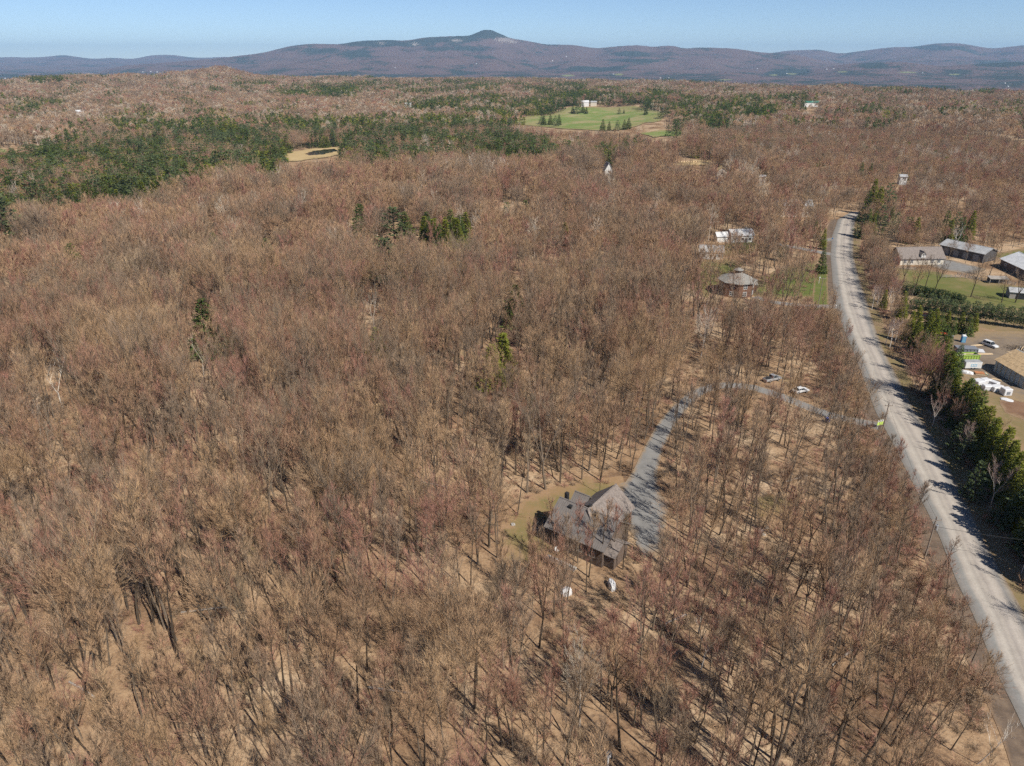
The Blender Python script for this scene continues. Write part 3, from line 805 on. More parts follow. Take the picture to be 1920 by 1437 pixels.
# ------------------------------------------------------------------ buildings
M_METAL_DK = m_simple("roof_metal_dark", (0.165, 0.148, 0.138), .1, 1.0, 0.55, 0.0)
M_SHING_BR = m_simple("roof_shingle_brown", (0.195, 0.165, 0.148), .22, 2.5, 0.85)
M_SHING_GR = m_simple("roof_shingle_grey", (0.24, 0.23, 0.21), .25, 2.0, 0.85)
M_ROOF_WH = m_simple("roof_metal_white", (0.55, 0.555, 0.56), .1, .5, 0.45)
M_ROOF_LG = m_simple("roof_metal_grey", (0.34, 0.345, 0.35), .15, .6, 0.5)
M_CEDAR_W = m_simple("wall_cedar", (0.16, 0.085, 0.055), .25, 3.0, 0.8)
M_BROWN_W = m_simple("wall_brown", (0.13, 0.095, 0.075), .2, 3.0, 0.8)
M_DARK_W = m_simple("wall_weathered", (0.075, 0.07, 0.07), .2, 2.0, 0.85)
M_WHITE = m_simple("white_paint", (0.62, 0.62, 0.61), .06, 1.0, 0.5)
M_CREAM = m_simple("cream_paint", (0.6, 0.55, 0.46), .06, 1.0, 0.6)
M_GLASS, _nt, _o = newmat("window_glass"); N(_nt).pbr(_o, (0.03, 0.035, 0.04), 0.08)
M_PLY = m_simple("plywood", (0.55, 0.39, 0.22), .2, 1.5, 0.8)
M_LUMBER = m_simple("lumber", (0.56, 0.42, 0.26), .15, 2.0, 0.8)
M_SHEATH = m_simple("wall_wrap_grey", (0.36, 0.40, 0.42), .1, 1.0, 0.6)
M_CONC = m_simple("concrete", (0.32, 0.30, 0.275), .15, 1.5, 0.85)
M_WRAP = m_simple("white_wrap", (0.60, 0.60, 0.61), .05, 2.0, 0.35)
M_GREY_PL = m_simple("weathered_wood", (0.30, 0.27, 0.24), .2, 3.0, 0.85)
M_GREEN = m_simple("green_steel", (0.28, 0.40, 0.075), .1, 1.5, 0.5)
M_GREYST = m_simple("grey_steel", (0.17, 0.18, 0.20), .1, 1.5, 0.5)
M_BLUE = m_simple("blue_plastic", (0.02, 0.19, 0.50), .08, 1.0, 0.4)
M_NAVY = m_simple("navy_plastic", (0.03, 0.06, 0.22), .08, 1.0, 0.4)
M_LTBLUE = m_simple("pale_blue_print", (0.16, 0.36, 0.50), .08, 1.0, 0.5)
M_TEAL = m_simple("teal_tarp", (0.02, 0.22, 0.22), .08, 1.0, 0.5)
M_ORANGE = m_simple("orange_red_plastic", (0.55, 0.08, 0.03), .1, 2.0, 0.5)
M_BLACK = m_simple("black_rubber", (0.02, 0.02, 0.022), .1, 2.0, 0.7)
M_CARW = m_simple("car_paint_white", (0.60, 0.60, 0.60), .02, 1.0, 0.25)
M_CARS = m_simple("car_paint_silver", (0.42, 0.43, 0.44), .03, 1.0, 0.25, 0.4)
M_CARD = m_simple("car_paint_maroon", (0.045, 0.018, 0.018), .03, 1.0, 0.25)
M_STEEL = m_simple("galvanised_steel", (0.5, 0.5, 0.5), .05, 2.0, 0.4, 0.6)
M_POLE = m_simple("pole_wood", (0.24, 0.19, 0.15), .2, 4.0, 0.85)
M_LIME = m_simple("lime_sign", (0.50, 0.68, 0.14), .04, 1.0, 0.5)
M_GREENROOF = m_simple("roof_green", (0.05, 0.17, 0.12), .08, .5, 0.5)
M_YELLOW = m_simple("yellow_wood", (0.62, 0.44, 0.20), .1, 1.0, 0.7)

EXC = []      # circles (x, y, r) kept free of wild trees

def box_verts(x0, x1, y0, y1, z0, z1):
    return [(x0, y0, z0), (x1, y0, z0), (x1, y1, z0), (x0, y1, z0), (x0, y0, z1), (x1, y0, z1), (x1, y1, z1), (x0, y1, z1)]
BOXF = [(0, 3, 2, 1), (4, 5, 6, 7), (0, 1, 5, 4), (1, 2, 6, 5), (2, 3, 7, 6), (3, 0, 4, 7)]

def polym(name, V, Fc, mat, parent=None, bevel=0.0, loc=None, rz=None):
    me = bpy.data.meshes.new(name)
    me.from_pydata([tuple(v) for v in V], [], Fc)
    me.materials.append(mat)
    bm = bmesh.new(); bm.from_mesh(me)
    bmesh.ops.recalc_face_normals(bm, faces=bm.faces)
    if bevel: bmesh.ops.bevel(bm, geom=list(bm.edges), offset=bevel, segments=1, affect='EDGES', clamp_overlap=True)
    bm.to_mesh(me); bm.free(); me.update()
    return link(name, me, parent, loc, rz)

def box(name, x0, x1, y0, y1, z0, z1, mat, parent=None, bevel=0.0):
    return polym(name, box_verts(x0, x1, y0, y1, z0, z1), BOXF, mat, parent, bevel)

def boxes(name, L, mat, parent=None, stuff=False):
    V, Fc = [], []
    for b in L:
        n = len(V); V += box_verts(*b); Fc += [tuple(i + n for i in f) for f in BOXF]
    o = polym(name, V, Fc, mat, parent)
    if stuff: o['kind'] = 'stuff'
    return o

def slab(name, quad, th, mat, parent=None):
    q = [Vector(p) for p in quad]
    n = (q[1] - q[0]).cross(q[2] - q[1]).normalized()
    if n.z < 0: n = -n
    V = [p - n * th for p in q] + list(q)
    k = len(q)
    Fc = [tuple(range(k - 1, -1, -1)), tuple(range(k, 2 * k))] + [(i, (i + 1) % k, k + (i + 1) % k, k + i) for i in range(k)]
    return polym(name, V, Fc, mat, parent)

def gable(root, x0, x1, y0, y1, zw, zr, mw, mr, axis='x', over=0.45, z0=-0.6, th=0.16, seams=0, roofname="roof"):
    """walls with gable ends and two roof slopes, ridge along axis"""
    sw = (lambda p: p) if axis == 'x' else (lambda p: (p[1], p[0], p[2]))
    if axis == 'y': x0, x1, y0, y1 = y0, y1, x0, x1
    ym = (y0 + y1) / 2
    V = [(x0, y0, z0), (x1, y0, z0), (x1, y1, z0), (x0, y1, z0), (x0, y0, zw), (x1, y0, zw), (x1, y1, zw), (x0, y1, zw), (x0, ym, zr), (x1, ym, zr)]
    Fc = [(0, 3, 2, 1), (0, 1, 5, 4), (2, 3, 7, 6), (1, 2, 6, 9, 5), (3, 0, 4, 8, 7), (4, 5, 9, 8), (6, 7, 8, 9)]
    polym("wall", [sw(v) for v in V], Fc, mw, root)
    sl_ = (zr - zw) / (ym - y0)
    ey = over; ez = over * sl_; t = th + 0.02
    A = [(x0 - over, y0 - ey, zw - ez + t), (x1 + over, y0 - ey, zw - ez + t), (x1 + over, ym, zr + t), (x0 - over, ym, zr + t)]
    B = [(x0 - over, ym + .004, zr + t), (x1 + over, ym + .004, zr + t), (x1 + over, y1 + ey, zw - ez + t), (x0 - over, y1 + ey, zw - ez + t)]
    for q in (A, B):
        rf = slab(roofname, [sw(p) for p in q], th, mr, root)
        if seams:
            n = int((x1 - x0 + 2 * over) / seams)
            V, Fc = [], []
            lo, hi = (q[0], q[3]) if q is A else (q[3], q[0])
            for k in range(1, n):
                xx = x0 - over + k * seams
                b = len(V)
                for (yy, zz) in ((lo[1], lo[2]), (hi[1], hi[2])):
                    V += [sw((xx - .03, yy, zz + .002)), sw((xx + .03, yy, zz + .002)), sw((xx + .03, yy, zz + .06)), sw((xx - .03, yy, zz + .06))]
                Fc += [(b + i, b + (i + 1) % 4, b + 4 + (i + 1) % 4, b + 4 + i) for i in range(4)] + [(b, b + 1, b + 2, b + 3), (b + 4, b + 5, b + 6, b + 7)]
            s = polym("roof_seam", V, Fc, mr, rf); s['kind'] = 'stuff'
    rc = box("ridge_cap", *( (x0 - over, x1 + over, ym - .14, ym + .14) if axis == 'x' else (ym - .14, ym + .14, x0 - over, x1 + over)), zr + t - .04, zr + t + .05, mr, root)

def window(root, p, ang, w, h, mats=(None, None), muntin=True, name="window"):
    """window in a wall: p centre, ang = direction the wall faces (local)"""
    fm, gm = mats[0] or M_WHITE, mats[1] or M_GLASS
    R = Matrix.Rotation(ang, 3, 'Z')
    def bx(x0, x1, z0, z1, d0, d1):
        return [tuple(Vector(p) + R @ Vector((d, x, z))) for (d, x, z) in [(d0, x0, z0), (d1, x0, z0), (d1, x1, z0), (d0, x1, z0), (d0, x0, z1), (d1, x0, z1), (d1, x1, z1), (d0, x1, z1)]]
    f = .13 if w > .7 else .09
    L = [bx(-w/2, w/2, h/2 - f, h/2, -.02, .07), bx(-w/2, w/2, -h/2, -h/2 + f, -.02, .07), bx(-w/2, -w/2 + f, -h/2 + f, h/2 - f, -.02, .07), bx(w/2 - f, w/2, -h/2 + f, h/2 - f, -.02, .07)]
    if muntin: L += [bx(-.045, .045, -h/2 + f, h/2 - f, -.02, .06), bx(-w/2 + f, w/2 - f, -.045, .045, -.018, .058)]
    V, Fc = [], []
    for b in L:
        n = len(V); V += b; Fc += [tuple(i + n for i in q) for q in BOXF]
    fo = polym(name, V, Fc, fm, root)
    polym("pane", bx(-w/2 + f, w/2 - f, -h/2 + f, h/2 - f, -.03, .012), BOXF, gm, fo)
    return fo

def cyl(name, r, z0, z1, mat, parent=None, loc=(0, 0, 0), k=10, r2=None, cap=True):
    r2 = r if r2 is None else r2
    V = [(loc[0] + r * math.cos(i * 6.2832 / k), loc[1] + r * math.sin(i * 6.2832 / k), z0) for i in range(k)] + \
        [(loc[0] + r2 * math.cos(i * 6.2832 / k), loc[1] + r2 * math.sin(i * 6.2832 / k), z1) for i in range(k)]
    Fc = [(i, (i + 1) % k, k + (i + 1) % k, k + i) for i in range(k)] + [tuple(range(k - 1, -1, -1)), tuple(range(k, 2 * k))]
    return polym(name, V, Fc, mat, parent)

def tube_between(name, pts, r, mat, parent=None, k=5):
    b = TriBuf(); b.tube([tuple(p) for p in pts], [r] * len(pts), k)
    return link(name, b.mesh(name, [mat]), parent)

# --- the dark-roofed house in the foreground (local x along the main ridge, y away from us)
O = at(0, 0) if False else Vector((13.0, 106.0, tz(13, 106)))
HR = math.radians(-36.9)
h = empty("house", O, HR, "brown house with dark metal roofs in the clearing by the driveway", "house")
h.scale = (.93, .93, .95); h.location.x += .4
gable(h, -5.8, 6.6, -5.0, 5.0, 4.1, 7.6, M_BROWN_W, M_METAL_DK, 'x', 0.5, -1.2, seams=0.45)
gable(h, -3.7, 4.5, 5.06, 10.2, 4.3, 7.7, M_CEDAR_W, M_SHING_BR, 'y', 0.5, -1.0)
# garage block continues over the main roof as a cross gable
slab("roof", [(0.4, -0.6, 7.95), (0.4, 5.0, 7.95), (5.15, 5.0, 4.2), (5.15, -3.2, 4.2), (4.0, -3.2, 5.1)], .16, M_SHING_BR, h)
slab("roof", [(-4.4, 5.0, 4.2), (0.4, 5.0, 7.95), (0.4, 0.6, 7.95)], .16, M_SHING_BR, h)
gable(h, -6.5, -3.72, 5.06, 8.4, 3.9, 5.3, M_BROWN_W, M_METAL_DK, 'x', 0.4, -1.0, seams=0.45)
gable(h, 6.62, 8.6, -4.2, 1.0, 2.9, 4.4, M_BROWN_W, M_SHING_BR, 'x', 0.4, -1.2)
for x, y, z in ((-3.2, -0.9, 7.0), (2.2, -0.5, 7.2), (0.2, 0.8, 7.6)):
    vt = box("roof_vent", x - .35, x + .35, y - .35, y + .35, z - .6, z + .55, M_BLACK, h, .05)
ch = box("chimney", -5.4, -4.7, 0.3, 1.0, 5.5, 8.9, M_BLACK, h, .04)
for x in (-4, -1.2, 1.6, 4.4):
    window(h, (x, -5.0, 2.2), math.radians(-90), 1.3, 1.5, (M_GREY_PL, None))
window(h, (-5.8, -2, 2.2), math.pi, 1.2, 1.4); window(h, (-5.8, 2, 2.2), math.pi, 1.2, 1.4)
window(h, (-0.0, 10.2, 2.2), math.radians(90), 1.2, 1.4)
gd = box("garage_door", 4.505, 4.56, 5.9, 8.9, -0.2, 2.5, M_DARK_W, h)
for k in range(3): box("door_panel", 4.555, 4.585, 6.0, 8.8, 0.0 + k * .82, 0.7 + k * .82, M_BROWN_W, gd)
dk = boxes("deck", [(-9.6, -5.85, -4.6, -0.2, 0.95, 1.05)], M_DARK_W, h)
for k in range(9): box("deck_board", -9.6, -5.85, -4.6 + k * .49, -4.15 + k * .49, 1.052, 1.09, M_DARK_W, dk)
for x, y in ((-9.5, -4.5), (-9.5, -.3), (-6.1, -4.5)): box("deck_post", x - .08, x + .08, y - .08, y + .08, -1.0, 2.0, M_DARK_W, h)
boxes("deck_railing", [(-9.58, -9.5, -4.6, -.2, 1.95, 2.03), (-9.6, -5.9, -4.58, -4.5, 1.951, 2.031)] + [(-9.57, -9.53, -4.5 + .35 * k, -4.46 + .35 * k, 1.09, 1.95) for k in range(12)] + [(-9.3 + .35 * k, -9.26 + .35 * k, -4.57, -4.53, 1.09, 1.95) for k in range(10)], M_DARK_W, h)
w_ = h.matrix_basis if False else None
def hloc(x, y):
    c, s = math.cos(HR), math.sin(HR); return Vector((O.x + c * x - s * y, O.y + s * x + c * y, 0))
def ground_at(v, dz=0.0): return Vector((v.x, v.y, tz(v.x, v.y) + dz))
EXC += [(O.x, O.y, 9.5), (hloc(1, 6).x, hloc(1, 6).y, 7), (hloc(-6, 6).x, hloc(-6, 6).y, 5), (hloc(8, -2).x, hloc(8, -2).y, 4), (hloc(-8, -2).x, hloc(-8, -2).y, 5)]
t = empty("retaining_wall", ground_at(hloc(0.2, -8.0)), HR, "low grey concrete retaining wall in front of the dark-roofed house", "wall")
for k in range(5):
    for j in range(2): box("block", -3 + k * 1.2 + .6 * j * .5, -1.85 + k * 1.2 + .3 * j, -.25 + .04 * j, .25 + .04 * j, .45 * j, .45 * j + .43, M_CONC, t, .03)
# white things round the house
def crumple(name, loc, sx, sy, sz, mat, label, cat, seed, rz=0.0, parent=None):
    bm = bmesh.new(); bmesh.ops.create_icosphere(bm, subdivisions=3, radius=1.0)
    r = random.Random(seed)
    ph = [(r.uniform(0, 6), Vector((r.uniform(-1, 1), r.uniform(-1, 1), r.uniform(-1, 1))) * 5) for _ in range(5)]
    for v in bm.verts:
        f = 1 + sum(abs(math.sin(v.co.dot(k) + p)) for p, k in ph) * .09 - .2
        c = v.co
        m = max(abs(c.x), abs(c.y), abs(c.z)) ** .45
        v.co = Vector((c.x * f * sx / m * .8, c.y * f * sy / m * .8, max(-.12, c.z) * f * sz / m))
    me = bpy.data.meshes.new(name); bm.to_mesh(me); bm.free(); me.materials.append(mat)
    o = link(name, me, parent, loc, rz)
    if label: tag(o, label, cat)
    return o
crumple("tarpaulin_bundle", at(1061, 1113), 1.1, .9, 1.0, M_WRAP, "crumpled white tarpaulin bundle among trees, lower left of the two below the house", "tarpaulin", 1, .4)
crumple("tarpaulin_bundle", at(1147, 1102), .6, 1.3, 1.3, M_WRAP, "narrow upright white tarpaulin bundle downhill from the dark-roofed house", "tarpaulin", 2, .2)
crumple("pale_boulder", at(1145, 1027), 1.0, .9, .7, m_simple("pink_stone", (.55, .46, .42), .2, 3, .8), "pinkish white boulder beside the house's near corner", "boulder", 3)
crumple("pale_boulder", at(962, 985), .5, .4, .4, M_CONC, "small pale boulder in the clearing left of the house", "boulder", 4)
t = empty("garden_chair", at(1044, 1036), 0.6, "white garden chair in front of the retaining wall", "chair")
box("seat", -.3, .3, -.3, .3, .4, .46, M_WHITE, t); box("backrest", -.3, .3, .27, .33, .46, 1.05, M_WHITE, t)
for sx in (-.27, .27):
    for sy in (-.27, .27): box("leg", sx - .03, sx + .03, sy - .03, sy + .03, 0, .4, M_WHITE, t)
t = empty("propane_tank", at(1156, 1006), 0.9, "white propane cylinder standing at the house's right end", "tank")
cyl("body", .4, .1, 1.5, M_WHITE, t, k=12); cyl("collar", .22, 1.5, 1.75, M_WHITE, t, k=10); cyl("base", .34, 0, .1, M_GREYST, t, k=10)
t = empty("birdhouse", at(1139, 1436), 0.3, "pale weathered birdhouse on a white post at the photo's lower edge", "birdhouse")
box("post", -.09, .09, -.09, .09, 0, 1.7, M_WHITE, t); box("house_box", -.28, .28, -.25, .25, 1.7, 2.3, M_WHITE, t)
slab("roof", [(-.36, -.34, 2.3), (.36, -.34, 2.3), (.36, 0, 2.58), (-.36, 0, 2.58)], .05, M_GREY_PL, t); slab("roof", [(-.36, .005, 2.58), (.36, .005, 2.58), (.36, .34, 2.3), (-.36, .34, 2.3)], .05, M_GREY_PL, t)

# --- octagonal house
P_ = at(1379, 550); t = empty("octagonal_house", P_, math.radians(14), "octagonal brown-red house with grey faceted roof and small cupola", "house")
EXC.append((P_.x, P_.y, 10.5))
def ngon_ring(n, r, z, ph=math.pi / 8): return [(r * math.cos(ph + i * 6.28318 / n), r * math.sin(ph + i * 6.28318 / n), z) for i in range(n)]
def loft(name, rings, mat, parent):
    n = len(rings[0]); V = [p for r in rings for p in r]
    Fc = [(a * n + i, a * n + (i + 1) % n, (a + 1) * n + (i + 1) % n, (a + 1) * n + i) for a in range(len(rings) - 1) for i in range(n)]
    Fc += [tuple(range(n - 1, -1, -1)), tuple(range((len(rings) - 1) * n, len(rings) * n))]
    return polym(name, V, Fc, mat, parent)
RW = 6.6
loft("wall", [ngon_ring(8, RW, -1), ngon_ring(8, RW, 5.4)], M_CEDAR_W, t)
loft("roof", [ngon_ring(8, RW + .8, 5.25), ngon_ring(8, RW + .8, 5.45), ngon_ring(8, 1.4, 8.0), ngon_ring(8, 1.3, 8.0)], M_SHING_GR, t)
loft("cupola_wall", [ngon_ring(8, 1.2, 7.8), ngon_ring(8, 1.2, 9.0)], M_BROWN_W, t)
loft("cupola_roof", [ngon_ring(8, 1.85, 8.95), ngon_ring(8, 1.85, 9.1), ngon_ring(8, .1, 9.9)], M_SHING_GR, t)
ap = RW * math.cos(math.pi / 8)
for i in range(8):
    a = i * math.pi / 4
    for z in (1.4, 4.1):
        window(t, (ap * math.cos(a), ap * math.sin(a), z), a, 1.5, 1.7)
t2 = empty("entrance_porch", P_ + Vector((6.6, 3.0, -.1)), math.radians(10), "small wooden entrance porch on the right of the octagonal house", "porch")
gable(t2, -1.2, 1.6, -1.5, 1.5, 2.8, 3.8, M_CEDAR_W, M_SHING_GR, 'x', .3, -.5)

# --- generic small house
def small_house(name, px, py, w, d, zw, zr, rz, mw, mr, label, axis='x', chim=False, wins=True, rise=0.0, cat="house", seams=0, dz=0.0):
    rise = rise * .6
    P = at(px, py); P.z += rise
    t = empty(name, P, rz, label, cat)
    gable(t, -w / 2, w / 2, -d / 2, d / 2, zw, zr, mw, mr, axis, .4, -1.5 - rise, seams=seams)
    if chim: box("chimney", w * .2, w * .2 + .8, -.4, .4, zr - 1.5, zr + 1.0, M_CONC, t)
    if wins:
        n = max(1, int(w / 3.2))
        for k in range(n):
            x = -w / 2 + (k + .5) * w / n
            window(t, (x, -d / 2, min(1.7, zw * .6)), -math.pi / 2, min(1.3, w / n * .6), min(1.4, zw * .5), muntin=False)
        window(t, (-w / 2, 0, min(1.7, zw * .6)), math.pi, 1.1, 1.2, muntin=False)
        box("door", w * .12, w * .12 + .9, -d / 2 - .05, -d / 2 - .004, -.1, 2.0, M_BROWN_W, t)
    EXC.append((P.x, P.y, max(w, d) * .62 + 1.5))
    return t
t = small_house("house", 1386, 452, 11, 7, 3.4, 5.6, .1, M_WHITE, M_ROOF_WH, "white-walled house with pale metal roof and long wing, below the pines", chim=True)
gable(t, -12, -5.55, -2.2, 2.6, 2.8, 4.4, M_WHITE, M_ROOF_WH, 'x', .4, -1.5)
box("chimney", -10, -9.3, .2, .9, 3.5, 6.0, M_CEDAR_W, t)
small_house("house", 1332, 483, 10, 7, 3.2, 5.4, -.2, M_WHITE, M_ROOF_LG, "pale house half hidden by bare trees, left behind the octagonal house")
small_house("house", 1484, 404, 19, 9, 4.2, 7.0, -.06, M_CREAM, M_ROOF_LG, "wide cream house with grey roof behind bare trees near road crest", chim=True, rise=3)
small_house("cottage", 1138, 336, 5.6, 8, 2.4, 7.2, .12, M_WHITE, M_ROOF_LG, "white steep A-frame cottage standing alone in the far woods", 'y', rise=7)
t = small_house("cabin", 1350, 342, 6.2, 7, 3.2, 5.6, -.1, M_CREAM, M_YELLOW, "small cabin with yellow wooden gable in the far woods", 'y', rise=8)
small_house("shed", 1428, 348, 3.4, 3, 1.8, 2.6, -.3, M_WHITE, M_ROOF_WH, "tiny white shed roof among trees right of the yellow-gabled cabin", rise=7)
small_house("house", 1690, 346, 4.6, 5, 2.4, 3.6, -.2, M_WHITE, M_ROOF_LG, "small pale house with a mast beside pale trees, far right", rise=5)
# --- farm on the right
P_ = at(1716, 492); t = empty("farmhouse", P_, math.radians(3), "wide brown-roofed farmhouse with a white dormer", "house")
EXC.append((P_.x, P_.y, 12))
gable(t, -9.5, 9.5, -4.5, 4.5, 3.0, 6.6, M_CREAM, M_SHING_BR, 'x', .6, -1)
gable(t, -1.0, 1.0, -4.6, -1.5, 4.5, 5.6, M_WHITE, M_SHING_BR, 'y', .25, 3.0, roofname="dormer_roof")
for x in (-7.5, -4.5, 4.5, 7.5): window(t, (x, -4.5, 1.5), -math.pi / 2, 1.4, 1.4)
window(t, (0, -4.605, 4.4), -math.pi / 2, .9, .8, muntin=False)
A = Vector((193.7, 317.7, 0)); B = Vector((206.5, 294.5, 0)); mid = (A + B) / 2; ang = math.atan2(B.y - A.y, B.x - A.x)
t = empty("barn", ground_at(mid + Vector((4, 2.4, 0))), ang, "long dark weathered barn with grey metal roof behind the farmhouse", "barn")
gable(t, -13.0, 6.5, -5, 5, 4.0, 5.8, M_DARK_W, M_ROOF_LG, 'x', .6, -1, seams=1.2)
for k in range(4): box("barn_door", -11 + 4.4 * k, -8.6 + 4.4 * k, -5.06, -5.004, -.3, 3.0, M_GREYST, t)
for k in range(4): EXC.append((mid.x + 4 + (k - 1.5) * 7 * math.cos(ang), mid.y + 2.4 + (k - 1.5) * 7 * math.sin(ang), 8))
mid = Vector((211.5, 272, 0))
t = empty("barn", ground_at(mid), math.radians(-94), "long barn with bright white metal roof at the right-hand edge", "barn")
gable(t, -22, 20, -6.5, 6.5, 3.4, 6.2, M_BROWN_W, M_ROOF_WH, 'x', .6, -1, seams=1.0)
for k in range(5): window(t, (-18 + 8 * k, -6.5, 1.8), -math.pi / 2, 1.4, 1.0, muntin=False)
for k in range(5): EXC.append((mid.x, mid.y - 20 + 9 * k, 9))
P_ = at(1908, 558); t = empty("shed", P_, math.radians(-20), "small grey paddock shed with a low metal roof by the rail fence", "shed")
gable(t, -3.4, 3.4, -2.6, 2.6, 2.5, 3.5, M_GREY_PL, M_ROOF_LG, 'x', .4, -.8)
box("door_opening", -1.4, 1.4, -2.66, -2.604, -.2, 2.0, M_BLACK, t); EXC.append((P_.x, P_.y, 6))
P_ = at(1869, 531); t = empty("shelter", P_, math.radians(-8), "low open run-in shelter with flat grey roof inside the paddock", "shed")
slab("roof", [(-3.5, -1.6, 2.0), (3.5, -1.6, 2.0), (3.5, 1.6, 2.5), (-3.5, 1.6, 2.5)], .15, M_GREY_PL, t)
box("back_wall", -3.3, 3.3, 1.2, 1.35, -.3, 2.2, M_DARK_W, t)
for x in (-3.3, 0, 3.3): box("post", x - .09, x + .09, -1.4, -1.2, -.3, 1.9, M_GREY_PL, t)
# --- rail fences
def rail_fence(pts, label, n, hgt=1.25):
    W = P2(*pts); d = [0]
    for a, b in zip(W, W[1:]): d.append(d[-1] + (b - a).length)
    Q = []
    for k in range(n + 1):
        s = d[-1] * k / n
        j = max(i for i in range(len(W) - 1) if d[i] <= s + 1e-6)
        f = (s - d[j]) / (d[j + 1] - d[j]); q = W[j].lerp(W[j + 1], f); q.z = tz(q.x, q.y); Q.append(q)
    root = empty("rail_fence", Q[0], 0, label, "fence")
    o = Q[0]
    for q in Q:
        p = q - o; box("post", p.x - .09, p.x + .09, p.y - .09, p.y + .09, p.z - .3, p.z + hgt, M_GREY_PL, root)
    for a, b in zip(Q, Q[1:]):
        for hh in (.35, .7, 1.08):
            tube_between("rail", [a - o + Vector((0, 0, hh)), b - o + Vector((0, 0, hh))], .07, M_GREY_PL, root, 4)
rail_fence([(1632, 499), (1670, 503), (1715, 507)], "weathered rail fence before the brown-roofed farmhouse", 11)
rail_fence([(1765, 521), (1800, 521), (1822, 524), (1870, 531), (1903, 535)], "weathered rail fence crossing the green paddock", 14)
rail_fence([(1795, 516), (1812, 519), (1835, 526)], "short whitish rail fence joining the paddock fence at a slant", 6)

# --- building site
P_ = at(1918, 728); P0 = Vector((136.6, 171.5, tz(137, 176)))
t = empty("unfinished_house", P0, math.radians(3), "unfinished house with bare plywood roof and grey wrapped walls", "house")
V = [(0, -5, -.5), (12, -5, -.5), (12, 5, -.5), (0, 5, -.5)]
gable(t, 0, 10.4, 0, 12.5, 3.4, 6.4, M_SHEATH, M_SHEATH, 'y', .3, -.5, th=.1)
for k in range(6):
    for j in range(4):
        f0, f1 = j / 4, (j + 1) / 4
        y0, y1 = -.32 + 5.5 * f0, -.32 + 5.5 * f1 - .03
        z0, z1 = 3.34 + 3.18 * f0, 3.34 + 3.18 * f1 - .02
        x0 = -.35 + 2.22 * k
        slab("plywood_sheet", [(y0, x0, z0 + .08), (y0, x0 + 2.19, z0 + .08), (y1, x0 + 2.19, z1 + .08), (y1, x0, z1 + .08)], .05, M_PLY, t)
for k in range(7): box("stud", -.16, -.06, .6 + 1.8 * k, .74 + 1.8 * k, -.3, 3.2, M_LUMBER, t)
box("window_opening", 2.0, 3.4, -.02, -.004, 1.0, 2.2, M_BLACK, t)
EXC.append((142, 178, 12))
def dumpster(px0, py0, px1, py1, mat, label, hgt, ribs, cover=None, load=None):
    A, B = at(px0, py0), at(px1, py1); m = (A + B) / 2; L = (B - A).length; a = math.atan2(B.y - A.y, B.x - A.x)
    t = empty("dumpster", ground_at(m), a, label, "dumpster")
    D = 2.4; b = .06
    boxes("bin_wall", [(-L/2, L/2, 0, b, .18, hgt), (-L/2, L/2, D - b, D, .18, hgt), (-L/2, -L/2 + b, b, D - b, .18, hgt), (L/2 - b, L/2, b, D - b, .18, hgt)], mat, t)
    box("floor", -L/2 + b, L/2 - b, b, D - b, .18, .26, M_GREYST, t)
    for k in range(ribs): 
        x = -L/2 + (k + .02) * (L - .15) / (ribs - 1)
        box("rib", x, x + .12, -.11, -.003, .2, hgt - .12, mat, t)
        box("rib", x, x + .12, D + .003, D + .11, .2, hgt - .12, mat, t)
    boxes("top_rail", [(-L/2 - .05, L/2 + .05, -.13, -.002, hgt - .11, hgt + .05), (-L/2 - .05, L/2 + .05, D + .002, D + .13, hgt - .11, hgt + .05)], mat, t)
    for x in (-L/2 + .7, L/2 - .7): box("wheel", x - .25, x + .25, .3, D - .3, 0, .2, M_BLACK, t)
    if cover: slab("cover", [(-L/2, 0.02, hgt + .06), (L/2, 0.02, hgt + .06), (L/2, D - .02, hgt + .25), (-L/2, D - .02, hgt + .25)], .06, cover, t)
    if load:
        for k in range(7):
            o_ = box("scrap_board", -1.2, 1.2, -.15, .15, 0, .08, [M_LUMBER, M_GREY_PL, M_CREAM][k % 3], t)
            o_.location = (random.uniform(-L/2 + 1.3, L/2 - 1.3), random.uniform(.5, D - .5), hgt - .45 + .09 * k); o_.rotation_euler = (random.uniform(-.1, .1), random.uniform(-.1, .1), random.uniform(-.3, .3))
    return t
dumpster(1793.6, 679, 1835.2, 677.6, M_GREEN, "lime green roll-off dumpster with vertical ribs full of scrap boards", 1.9, 9, None, True)
dumpster(1792.0, 667.5, 1831, 669, M_GREYST, "grey covered dumpster just behind the lime green one", 2.3, 7, M_GREYST)
A = at(1808, 694); B = at(1839, 694); m = (A + B) / 2; a = math.atan2(B.y - A.y, B.x - A.x); L = (B - A).length
t = empty("cargo_trailer", ground_at(m), a, "white enclosed cargo trailer with pale blue print, in front of green dumpster", "trailer")
box("body", -L/2, L/2, 0, 2.1, .45, 2.3, M_WHITE, t, .08); box("roof", -L/2 + .02, L/2 - .02, .02, 2.08, 2.303, 2.36, M_ROOF_LG, t)
box("logo_panel", -.8, .9, -.02, -.003, 1.0, 1.75, M_LTBLUE, t)
for k in range(3): box("logo_bar", -.62 + .5 * k, -.3 + .5 * k, -.035, -.022, 1.12, 1.62, M_WHITE, t)
for x in (-.5, .45):
    for y in (.1, 1.9): 
        w_ = cyl("wheel", .34, -.11, .11, M_BLACK, t, k=12); w_.rotation_euler = (math.pi / 2, 0, 0); w_.location = (x, y, .34)
box("hitch", L/2, L/2 + 1.1, .98, 1.12, .42, .55, M_GREYST, t)
BP = lambda cx, cy: (1660 + cx / 7.185, 580 + cy / 7.185)
